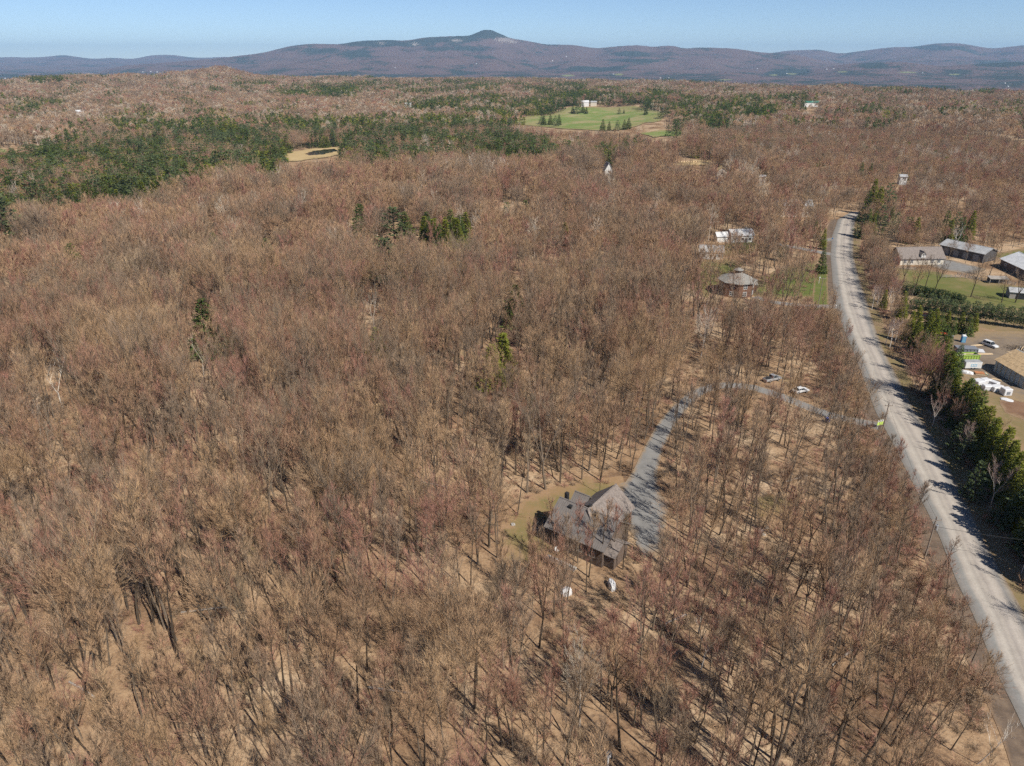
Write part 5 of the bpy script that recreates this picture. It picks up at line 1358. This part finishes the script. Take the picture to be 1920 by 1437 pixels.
for i, (px, py, m, k, lb) in enumerate([(1040, 1062, 0, .8, "leftmost slim bare tree standing close before the house front"), (1062, 1078, 2, .85, "slim grey bare tree between the house and the left white tarpaulin"), (1083, 1056, 11, .85, "reddish slim bare tree before the middle of the house"), (1104, 1082, 1, .72, "tan slim bare tree downhill from the house's middle"), (1124, 1060, 0, .78, "slim bare tree before the right half of the house front"), (1150, 1052, 11, .8, "reddish slim bare tree at the house's right corner"), (1168, 1068, 2, .8, "grey slim bare tree below the house's right corner"), (1052, 1105, 11, .7, "reddish bare tree beside the left white tarpaulin")]):
    bare(at(px, py), (NEAR[m][3], NEAR[m][4]), k, lb, "bare trees before the house front")
# shrubs that can be told apart
for px, py, k, i, lb in [(1532, 742, 1.25, 3, "dark red shrub in front of the white car"), (1168, 985, 1.3, 3, "red-budded shrub at the house's right corner"), (1112, 1045, 1.2, 3, "red-budded shrub in front of the house"), (1192, 1052, 1.3, 3, "red-budded shrub below the gravel turning area"), (1500, 560, 1.3, 0, "reddish shrub on the lawn of the octagonal house"), (1425, 705, 1.0, 2, "dark shrub left of the silver pickup")]:
    o = link("shrub", (SHR + [SHR_RED])[i], None, at(px, py), random.uniform(0, 6)); o.scale = (k * 1.25, k * 1.25, k); tag(o, lb, "shrub")

# fallen trunks and stones
for i, (px, py, L, a, lb) in enumerate([(1090, 489, 9, .05, "pale fallen trunk lying in the narrow forest opening, upper one"), (1120, 497, 7, -.1, "pale fallen trunk lying in the narrow forest opening, lower one"), (1010, 500, 6, .3, "short fallen trunk at the left end of the forest opening"),
        (340, 1150, 7, .15, "fallen log across the leafy ground at left"), (790, 905, 6, -.4, "fallen log in the wood left above the house"), (1470, 905, 6, .35, "thin fallen log among slim trees right of the gravel turning area"), (1560, 1250, 5, .6, "pale fallen log near the roadside ditch"), (690, 1290, 6, -.2, "fallen log at the lower edge, left of middle"), (1230, 1180, 6, .5, "fallen log downhill below the red shrub"), (130, 1280, 6, -.5, "fallen log in the lower left corner of the wood")]):
    P_ = at(px, py); o = tube_between("fallen_log", [(0, 0, .15), (L * .5, .1, .2), (L, 0, .35)], .15, M_GREY_PL, None, 7); o.location = P_; o.rotation_euler.z = a; tag(o, lb, "log")
for i, (px, py, s_) in enumerate([(1426, 996, .7), (1437, 990, .5), (1432, 1003, .45), (1443, 998, .4)]):
    crumple("pale_boulder", at(px, py), s_, s_ * .8, s_ * .6, M_CONC, ["largest", "upper", "lowest", "rightmost"][i] + " pale boulder of the small heap among slim trees", "boulder", 30 + i)

# ------------------------------------------------------------------ the wood: scatter
def jgrid(x0, x1, y0, y1, c, rng):
    gx, gy = np.meshgrid(np.arange(x0, x1, c), np.arange(y0, y1, c))
    gx = gx.ravel() + rng.uniform(0, c, gx.size); gy = gy.ravel() + rng.uniform(0, c, gy.size)
    return gx, gy
def clear_of(x, y, pad=0.0):
    ok = np.ones(len(x), bool)
    for nm, poly in OUT.items():
        ins = inside(poly, x, y)
        if nm.startswith(("lawn", "clearing")): ins &= np.random.default_rng(5).uniform(size=len(x)) < (.62 if nm.startswith("lawn") else .8)
        ok &= ~ins
    for ex, ey, er in EXC:
        ok &= (x - ex) ** 2 + (y - ey) ** 2 > er * er
    return ok
def view(x, y, z, mx=160, my=260):
    px, py = to_px(x, y, z)
    d = CAMH - z; fw = y * CP + d * SP
    return (fw > 5) & (px > -mx) & (px < 1920 + mx) & (py < 1437 + my)
def pxpoly(pts): return np.array(pts, float)
CONZ = [(pxpoly([(-300, 300), (0, 285), (100, 268), (330, 240), (520, 228), (650, 250), (700, 275), (660, 330), (610, 352), (560, 342), (430, 352), (350, 374), (200, 416), (60, 420), (-300, 440)]), .74),
        (pxpoly([(0, 296), (240, 262), (520, 235), (640, 255), (640, 275), (520, 300), (400, 330), (200, 345), (0, 360)]), .6),
        (pxpoly([(640, 240), (740, 225), (900, 235), (1000, 232), (1060, 250), (1210, 262), (1250, 270), (1180, 300), (1000, 315), (860, 310), (700, 330), (640, 320)]), .78),
        (pxpoly([(760, 195), (900, 185), (1000, 190), (1100, 178), (1290, 205), (1250, 212), (1110, 198), (1040, 212), (960, 228), (850, 218), (760, 215)]), .75),
        (pxpoly([(1000, 168), (1200, 170), (1300, 185), (1330, 215), (1270, 215), (1190, 198), (1000, 190)]), .5),
        (pxpoly([(560, 168), (700, 155), (900, 155), (1100, 160), (1080, 175), (820, 178), (560, 185)]), .4),
        (pxpoly([(1290, 190), (1480, 185), (1520, 205), (1440, 230), (1350, 250), (1280, 245), (1260, 225)]), .6),
        (pxpoly([(1280, 240), (1500, 235), (1520, 268), (1400, 272), (1290, 265)]), .25),
        (pxpoly([(0, 190), (130, 185), (130, 215), (0, 225)]), .3), (pxpoly([(140, 235), (330, 225), (420, 215), (420, 235), (160, 262)]), .3),
        (pxpoly([(520, 172), (680, 172), (660, 185), (530, 186)]), .85), (pxpoly([(60, 150), (120, 148), (120, 160), (70, 162)]), .8), (pxpoly([(440, 150), (520, 158), (500, 175), (440, 172)]), .5),
        (pxpoly([(1230, 262), (1330, 245), (1500, 250), (1330, 290)]), .2), (pxpoly([(1530, 215), (1920, 205), (1920, 222), (1550, 228)]), .25)]
def con_prob(x, y, z):
    px, py = to_px(x, y, z + 6)
    r = np.hypot(x, y)
    p = np.where(r > 620, 0.035 + 0.10 * np.clip(wob(x, y, 180, 71), 0, 1), 0.0)
    for poly, a in CONZ:
        p = np.maximum(p, a * inside(poly, px, py) * np.clip(0.75 + .55 * wob(x, y, 110, 72), .25, 1.5))
    return np.clip(p, 0, .95)

def points_object(name, lodsets, label):
    """one stuff object: points that carry a tree of the given kinds each (geometry nodes)"""
    pts = []
    for li, (protos, x, y, z, idx, s, sx, tl) in enumerate(lodsets):
        pts.append((np.stack([x, y, z], 1), np.full(len(x), li), idx, RNG.uniform(0, 6.283, len(x)), s, sx, tl))
    P = np.vstack([p[0] for p in pts])
    me = bpy.data.meshes.new(name); me.vertices.add(len(P)); me.vertices.foreach_set("co", P.astype(np.float32).ravel())
    def put(nm, typ, val, key="value"):
        a = me.attributes.new(nm, typ, 'POINT'); a.data.foreach_set(key, val)
    put("lod", 'INT', np.concatenate([p[1] for p in pts]).astype(np.int32)); put("pick", 'INT', np.concatenate([p[2] for p in pts]).astype(np.int32))
    rz = np.concatenate([p[3] for p in pts]); tl = np.concatenate([p[6] for p in pts])
    rot = np.stack([RNG.normal(size=len(P)) * tl, RNG.normal(size=len(P)) * tl, rz], 1).astype(np.float32)
    put("rot", 'FLOAT_VECTOR', rot.ravel(), "vector")
    s = np.concatenate([p[4] for p in pts]); k = np.concatenate([p[5] for p in pts])
    put("scl", 'FLOAT_VECTOR', np.stack([s * k, s * k, s], 1).astype(np.float32).ravel(), "vector")
    o = link(name, me)
    ng = bpy.data.node_groups.new(name + "_nodes", 'GeometryNodeTree')
    ng.interface.new_socket("Geometry", in_out='INPUT', socket_type='NodeSocketGeometry')
    ng.interface.new_socket("Geometry", in_out='OUTPUT', socket_type='NodeSocketGeometry')
    nd, lk = ng.nodes, ng.links
    gi, go = nd.new("NodeGroupInput"), nd.new("NodeGroupOutput"); join = nd.new("GeometryNodeJoinGeometry")
    def named(nm, typ):
        a = nd.new("GeometryNodeInputNamedAttribute"); a.data_type = typ; a.inputs[0].default_value = nm; return a.outputs[0]
    for li, st in enumerate(lodsets):
        g2i = nd.new("GeometryNodeGeometryToInstance")
        for me_ in st[0]:
            po = bpy.data.objects.new(me_.name, me_)          # never linked to the scene: only a source of mesh data
            oi = nd.new("GeometryNodeObjectInfo"); oi.transform_space = 'ORIGINAL'
            oi.inputs[0].default_value = po
            lk.new(oi.outputs["Geometry"], g2i.inputs[0])
        cmp_ = nd.new("FunctionNodeCompare"); cmp_.data_type = 'INT'; cmp_.operation = 'EQUAL'
        ia = [i for i in cmp_.inputs if i.type == 'INT']
        lk.new(named("lod", 'INT'), ia[0]); ia[1].default_value = li
        iop = nd.new("GeometryNodeInstanceOnPoints")
        lk.new(gi.outputs[0], iop.inputs["Points"]); lk.new(g2i.outputs[0], iop.inputs["Instance"])
        lk.new(cmp_.outputs[0], iop.inputs["Selection"]); iop.inputs["Pick Instance"].default_value = True
        lk.new(named("pick", 'INT'), iop.inputs["Instance Index"])
        lk.new(named("rot", 'FLOAT_VECTOR'), iop.inputs["Rotation"]); lk.new(named("scl", 'FLOAT_VECTOR'), iop.inputs["Scale"])
        lk.new(iop.outputs[0], join.inputs[0])
    lk.new(join.outputs[0], go.inputs[0])
    md = o.modifiers.new("trees", 'NODES'); md.node_group = ng
    return tag(o, label, kind='stuff')

rng = np.random.default_rng(2024)
# openings in the wood through which the photograph shows what lies behind: no tall tree stands there
OPEN = [(1336, 1420, 496, 548, .90), (1412, 1548, 492, 572, .62), (1352, 1412, 426, 452, .85), (1596, 1682, 362, 436, .85), (1290, 1345, 488, 545, .5), (1128, 1148, 305, 323, 1), (1340, 1360, 312, 336, .95), (1460, 1508, 372, 398, .6),
        (1036, 1188, 905, 950, .93), (1020, 1188, 950, 985, .2), (1725, 1756, 962, 1052, .96), (1160, 1246, 905, 985, .93), (1196, 1262, 780, 910, .82), (1255, 1320, 740, 790, .7), (1330, 1560, 712, 778, .4), (1478, 1528, 720, 746, .92), (1430, 1466, 694, 722, .85), (1040, 1080, 1095, 1122, .95), (1132, 1160, 1085, 1115, .9), (1540, 1560, 775, 800, .9), (1638, 1660, 788, 812, 1), (1120, 1150, 1405, 1437, .9),
        (1135, 1165, 1010, 1035, .8), (930, 1040, 920, 1000, .6), (1255, 1335, 298, 310, .9), (1680, 1700, 330, 344, .9), (140, 165, 208, 218, .9), (750, 780, 195, 203, .9), (1500, 1535, 195, 203, 1), (1420, 1440, 338, 346, .8), (960, 1200, 484, 506, .5),
        (1564, 1572, 405, 440, 1), (1536, 1548, 500, 585, .9)]
FIELDPX = [pxpoly(q) for q in ([(955, 231), (975, 222), (1040, 213), (1110, 200), (1190, 200), (1262, 213), (1240, 224), (1200, 236), (1150, 245), (1060, 244), (1010, 237)], [(520, 297), (545, 286), (590, 279), (642, 276), (640, 291), (590, 300), (545, 304)], [(1200, 250), (1240, 245), (1290, 248), (1270, 257), (1225, 260)], [(480, 320), (500, 313), (530, 316), (515, 322)], [(1080, 190), (1130, 190), (1130, 205), (1080, 205)])] if True else []
OPEN += PEEK + [(785, 885, 404, 447, .97), (728, 770, 404, 434, .95), (92, 118, 680, 725, .9), (360, 385, 632, 665, .85), (685, 712, 552, 585, .85), (955, 975, 535, 560, .6), (1305, 1335, 595, 650, .85), (1304, 1320, 1150, 1250, .6)]
def blocks(x, y, z, H, rng):
    """trees that would stand in front of one of those openings"""
    bad = np.zeros(len(x), bool); u = rng.uniform(size=len(x))
    for f in (.3, .45, .6, .75, .88, 1.0, 1.12):
        px, py = to_px(x, y, z + H * f)
        pbx, pby = to_px(x, y, z)
        for x0, x1, y0, y1, pr in OPEN:
            w = 1.6 * 1331 / np.hypot(x, y)
            bad |= (px > x0 - w) & (px < x1 + w) & (py > y0) & (py < y1) & (pby > y1 - 6) & (u < pr)
        for q in FIELDPX: bad |= inside(q, px, py)
    return bad
# near and middle wood, tree by tree
x, y = jgrid(-420, 460, 20, 950, 3.9, rng)
x2, y2 = jgrid(-5, 130, 35, 235, 6.5, rng)
x, y = np.concatenate([x, x2]), np.concatenate([y, y2])
r = np.hypot(x, y); z = terr(x, y)
keep = (r < 900) & view(x, y, z + 8)
keep &= rng.uniform(size=len(x)) < np.clip(.93 + .30 * wob(x, y, 26, 95), .35, 1.2) * np.where(r < 200, .84, np.where(r < 420, .93, .80))
# right of the road only beyond the farm, plus thin brush
right = x > np.interp(y, [p.y for p in RR2], [p.x for p in RR2]) - 1.5
rdx = x - np.interp(y, [p.y for p in RR2], [p.x for p in RR2])
farm = right & (y < 294) & ~((rdx < 24) & (y > 250) & (rdx > 6))
keep &= ~farm
leftv = x > np.interp(y, [p.y for p in RL2], [p.x for p in RL2]) - np.where(y > 260, 2.5, 5.0)
keep &= ~(leftv & ~right & (y < RL2[-1].y + 2))
x, y, z, r = x[keep], y[keep], z[keep], r[keep]
ok = clear_of(x, y); x, y, z, r = x[ok], y[ok], z[ok], r[ok]
isc = (rng.uniform(size=len(x)) < con_prob(x, y, z)) & (r > 370)

slim_w = np.clip(.14 + .7 * S(x, -30, 50) * S(-y, -270, -160) + .5 * S(-r, -190, -110) + .22 * wob(x, y, 60, 81), .05, .96)
sp_n = wob(x, y, 70, 82) + rng.normal(size=len(x)) * .75
rside = x > np.interp(y, [p.y for p in RL2], [p.x for p in RL2]) - 16
style_slim = (rng.uniform(size=len(x)) < slim_w) | (rside & (r < 300))
near_slim, near_wide = np.array([0, 1, 2, 9, 10, 11, 4]), np.array([3, 5, 6, 7, 8, 6, 4])
def near_pick(sl, spn):
    q = np.clip(((spn + 2) / 4 * 7).astype(int), 0, 6)
    return np.where(sl, near_slim[q], near_wide[q])
mid_slim, mid_wide = np.array([0, 3, 5, 7, 9, 5, 0]), np.array([1, 3, 6, 8, 4, 2, 9])
npk = near_pick(style_slim, sp_n)
qq = np.clip(((sp_n + 2) / 4 * 7).astype(int), 0, 6)
mpk = np.where(style_slim, mid_slim[qq], mid_wide[qq])
scl = rng.uniform(.78, 1.12, len(x)) * np.clip(1 + .10 * wob(x, y, 90, 83) + .10 * wob(x, y, 34, 84), .72, 1.25)
scl *= np.where((x > np.interp(y, [p.y for p in RL2], [p.x for p in RL2]) - 16), .62, 1.0)   # low growth along the road
kx = rng.uniform(.88, 1.18, len(x))
wet = np.zeros(len(x), bool)
_px, _py = to_px(x, y, z + 6)
for poly, a_ in CONZ[:4]: wet |= inside(poly, _px, _py)
scl = np.where(isc, scl * 1.28, np.where(wet, scl * .74, scl))
bb = blocks(x, y, z, 15.5 * scl, rng)
x, y, z, r, isc, style_slim, scl, kx, npk, mpk = [q[~bb] for q in (x, y, z, r, isc, style_slim, scl, kx, npk, mpk)]
bare_i = np.where(~isc)[0]
pxb, pyb = to_px(x, y, z)
pxt, pyt = to_px(x, y, z + 15 * scl)
inframe = (pxt > -10) & (pxt < 1930) & (pyt < 1420) & ((pyb + pyt) / 2 < 1470)
cand = bare_i[inframe[bare_i]]
cand = cand[np.argsort(r[cand])][: 298 - NTREE['bare']]
single = np.zeros(len(x), bool); single[cand] = True
# labels: where it stands (landmark) + how it looks + its turn among its like from below
def region(px, py):
    if px > 1560 and py > 1020: return "in the brush near the roadside ditch"
    if py > 1330:
        return "at the lower left edge" if px < 420 else "along the lower edge, left of middle" if px < 860 else "along the lower edge near the middle" if px < 1250 else "along the lower edge, right of middle"
    if px < 300: return "by the photo's left edge"
    if px < 620: return "in the open leafy ground at left"
    if px < 860: return "left of the house's tan clearing"
    if px < 1010: return "just left below the house"
    if px < 1240: return "downhill from the dark-roofed house"
    if px < 1430: return "right below the gravel turning area"
    return "between the house and the road ditch"
GN = {}
for i in cand:
    n = NEAR[npk[i]]
    look = {'slim': "slim straight", 'forked': "fork-trunked", 'broad': "wide-crowned", 'leaning': "leaning"}[n[0]] + " " + n[1]
    GN.setdefault((look, region(pxb[i], pyb[i])), []).append(i)
proto_first = {}
for (look, reg_), ii in GN.items():
    ii.sort(key=lambda i: -pyb[i])
    for k, i in enumerate(ii):
        n = NEAR[npk[i]]
        which = "only " if len(ii) == 1 else ("nearest " if k == 0 else ORD[k] + " nearest ")
        t = tree("bare_tree", (n[3], n[4]), (x[i], y[i], z[i]), scl[i], rng.uniform(0, 6.28), f"{which}{look} bare tree {reg_}", "tree", "bare trees of the near wood", kx[i])
rest = bare_i[~single[bare_i]]
a, b = rest[r[rest] < 270], rest[r[rest] >= 270]
pale = (rng.uniform(size=len(b)) < np.clip(.02 + .16 * (wob(x[b], y[b], 120, 85) > .9) * (r[b] > 380), 0, 1))
mp = np.where(pale, len(MID), mpk[b])
# saplings under the near trees
sx_, sy_ = jgrid(-180, 220, 25, 260, 6.5, rng); sz_ = terr(sx_, sy_)
k = view(sx_, sy_, sz_ + 3) & (np.hypot(sx_, sy_) < 260) & ~(sx_ > np.interp(sy_, [p.y for p in RL2], [p.x for p in RL2]) - 4)
sx_, sy_, sz_ = sx_[k], sy_[k], sz_[k]; k = clear_of(sx_, sy_) & ~blocks(sx_, sy_, sz_, 6.0, rng); sx_, sy_, sz_ = sx_[k], sy_[k], sz_[k]
# low brush and seedlings on the forest floor
fx, fy = jgrid(-190, 200, 28, 300, 1.9, rng); fz = terr(fx, fy)
k = view(fx, fy, fz, 20, 30) & (np.hypot(fx, fy) < 300) & ~(fx > np.interp(fy, [p.y for p in RL2], [p.x for p in RL2]) - 4) & (wob(fx, fy, 22, 91) + rng.normal(size=len(fx)) * .6 > -.35)
fx, fy, fz = fx[k], fy[k], fz[k]; k = clear_of(fx, fy); fx, fy, fz = fx[k], fy[k], fz[k]
points_object("forest_floor_brush", [(SHR, fx, fy, fz - .08, rng.integers(0, 3, len(fx)), rng.uniform(.3, .72, len(fx)), rng.uniform(1.3, 2.3, len(fx)), np.full(len(fx), .12))], "low brush and dead stems on the leaf-covered forest floor")
# far groves
gx, gy = jgrid(-2300, 2500, 700, 3300, 21.0, rng)
gr = np.hypot(gx, gy); gz = terr(gx, gy); ga = np.arctan2(gx, gy)
k = (gr > 895) & (gr < np.interp(ga, EDGE_AZ, EDGE_R) + 260) & view(gx, gy, gz + 10, 120)
gx, gy, gz, gr = gx[k], gy[k], gz[k], gr[k]; k = clear_of(gx, gy) & ~blocks(gx, gy, gz, 17.0, rng); gx, gy, gz, gr = gx[k], gy[k], gz[k], gr[k]
gcon = rng.uniform(size=len(gx)) < con_prob(gx, gy, gz)
gb = ~gcon
palg = (rng.uniform(size=gb.sum()) < .015 + .14 * (wob(gx[gb], gy[gb], 200, 87) > .9))
gpk = np.where(palg, len(FAR) + rng.integers(0, 2, gb.sum()), rng.integers(0, len(FAR), gb.sum()))
sunk = lambda q, s: q - s
points_object("bare_woods", [
    (NEAR_JOIN, x[a], y[a], z[a] - .25, npk[a], scl[a], kx[a], np.full(len(a), .02)),
    (MID + [], x[b][~pale], y[b][~pale], z[b][~pale] - .3, mp[~pale], scl[b][~pale], kx[b][~pale] * 1.08, np.full((~pale).sum(), .02)) if False else
    ([m[0] for m in MID], x[b][~pale], y[b][~pale], z[b][~pale] - .3, mp[~pale], scl[b][~pale], kx[b][~pale] * 1.1, np.full((~pale).sum(), .02)),
    ([MID_PALE], x[b][pale], y[b][pale], z[b][pale] - .3, np.zeros(pale.sum()), scl[b][pale], kx[b][pale], np.full(pale.sum(), .02)),
    (NEAR_JOIN, sx_, sy_, sz_ - .1, near_slim[rng.integers(0, 7, len(sx_))], rng.uniform(.28, .5, len(sx_)), np.full(len(sx_), 1.0), np.full(len(sx_), .05)),
    (FAR + FAR_PALE, gx[gb], gy[gb], gz[gb] - .6, gpk, rng.uniform(.85, 1.2, gb.sum()), np.full(gb.sum(), 1.0), np.zeros(gb.sum()))],
    "leafless brown woods covering the plain to the far hills")
# brush along the road and round the yards
bx, by = [], []
for Y in np.arange(70, 330, 1.3):
    for o_, pr in ((1.5, .25), (3.2, .5), (5.0, .55), (8.5, .35)):
        if rng.uniform() < pr * (1.0 if 160 < Y < 330 else .55): bx.append(rrX(Y) + 1.8 + o_ + rng.normal() * .8); by.append(Y + rng.normal() * .8)
    for o_, pr in ((2.4, .35), (3.4, .45), (4.6, .6), (5.6, .8), (7.5, .95), (9, .9), (11, .9)):
        if Y < 250 and rng.uniform() < pr * .8: bx.append(rlX(Y) - o_ + rng.normal() * .8); by.append(Y + rng.normal() * .8)
bx, by = np.array(bx), np.array(by)
uy = np.concatenate([np.concatenate([rng.uniform(165, 182, 8), rng.uniform(212, 330, 55)]), rng.uniform(80, 160, 12)]); ux = np.array([rrX(v) for v in uy]) + rng.uniform(3.5, 10, len(uy))
k = clear_of(ux, uy); ux, uy = ux[k], uy[k]
k = np.ones(len(bx), bool)
for nm, poly in OUT.items():
    if nm.startswith(("driveway", "paddock", "grass_strip", "road", "yard", "lawn")): k &= ~inside(poly, bx, by)
for ex, ey, er in EXC: k &= (bx - ex) ** 2 + (by - ey) ** 2 > min(er, 1.0) ** 2
bx, by = bx[k], by[k]
points_object("roadside_brush", [(SHR, bx, by, terr(bx, by) - .05, rng.integers(0, 3, len(bx)), rng.uniform(.6, 1.5, len(bx)), rng.uniform(.9, 1.3, len(bx)), np.full(len(bx), .05)),
    (NEAR_JOIN, bx[::5] + .4, by[::5] + .3, terr(bx[::5], by[::5]) - .1, near_slim[rng.integers(0, 7, len(bx[::5]))], rng.uniform(.3, .52, len(bx[::5])), np.full(len(bx[::5]), 1.1), np.full(len(bx[::5]), .06)),
    (NEAR_JOIN, ux, uy, terr(ux, uy) - .1, near_wide[rng.integers(0, 7, len(ux))], rng.uniform(.45, .72, len(ux)), np.full(len(ux), 1.0), np.full(len(ux), .05))], "bare twiggy brush along both sides of the gravel road")
# conifers of the wet ground: the nearest as single trees, the rest as one mass
ci = np.where(isc)[0]
ci = ci[np.argsort(r[ci])]
inf = ci[(pxt[ci] > 0) & (pxt[ci] < 1920)]
n_more = min(len(inf), 296 - NTREE['conifer'])
chosen = inf[:n_more]; cs = set(chosen.tolist())
RIM = {}
for i in chosen:
    key = ['spruce', 'cedar', 'spruce', 'white_pine'][int(rng.integers(0, 4))]
    px = pxt[i]
    where = "at the photo's left edge" if px < 100 else "in the far left" if px < 240 else "left of middle" if px < 380 else "left below the marsh" if px < 520 else "right below the marsh" if px < 700 else "below the large green field" if px < 1250 else "in the right-hand woods"
    RIM.setdefault((key, where), []).append(i)
for (key, where), ii in RIM.items():
    ii.sort(key=lambda i: pxt[i])
    nmz = {'spruce': ('spruce_tree', 'dark pointed spruce'), 'cedar': ('cedar_tree', 'olive-green cedar'), 'white_pine': ('pine_tree', 'grey-green plumed pine')}[key]
    for q, i in enumerate(ii):
        m = CON[key][1][int(rng.integers(0, len(CON[key][1])))]
        tree(nmz[0], m[:2], (x[i], y[i], z[i]), scl[i] * 1.05, rng.uniform(0, 6.28), f"{ORD[min(q, 39)]} {nmz[1]} from the left {where}, swampy wood", "tree", "evergreens along the swampy wood's near rim", 1.15)
crest_ = np.array([i for i in ci if i not in cs], int)
points_object("conifer_woods", [
    (CMID, x[crest_], y[crest_], z[crest_] - .2, rng.integers(0, len(CMID), len(crest_)), scl[crest_] * 1.0, kx[crest_] * 1.1, np.full(len(crest_), .01)),
    (CFAR, gx[gcon], gy[gcon], gz[gcon] - .4, rng.integers(0, 4, gcon.sum()), rng.uniform(1.0, 1.35, gcon.sum()), np.full(gcon.sum(), 1.05), np.zeros(gcon.sum()))],
    "dark evergreen woods of spruce and cedar in the low ground")
print("COUNTS bare", len(a), len(b), "groves", gb.sum(), gcon.sum(), "con", len(ci), "singles", len(cand), n_more, "saplings", len(sx_), "brush", len(bx))

# ------------------------------------------------------------------ air
hz = box("haze", -24000, 24000, -60, 25500, -260, 520, M_WHITE)
hm, nt, out = newmat("haze_air")
pv = nt.nodes.new("ShaderNodeVolumePrincipled")
pv.inputs["Color"].default_value = (0.42, 0.67, 1.0, 1)
pv.inputs["Density"].default_value = HAZE
pv.inputs["Anisotropy"].default_value = 0.0
nt.links.new(pv.outputs[0], out.inputs["Volume"])
hz.data.materials.clear(); hz.data.materials.append(hm)
tag(hz, "thin pale blue haze over the whole plain", kind='stuff')
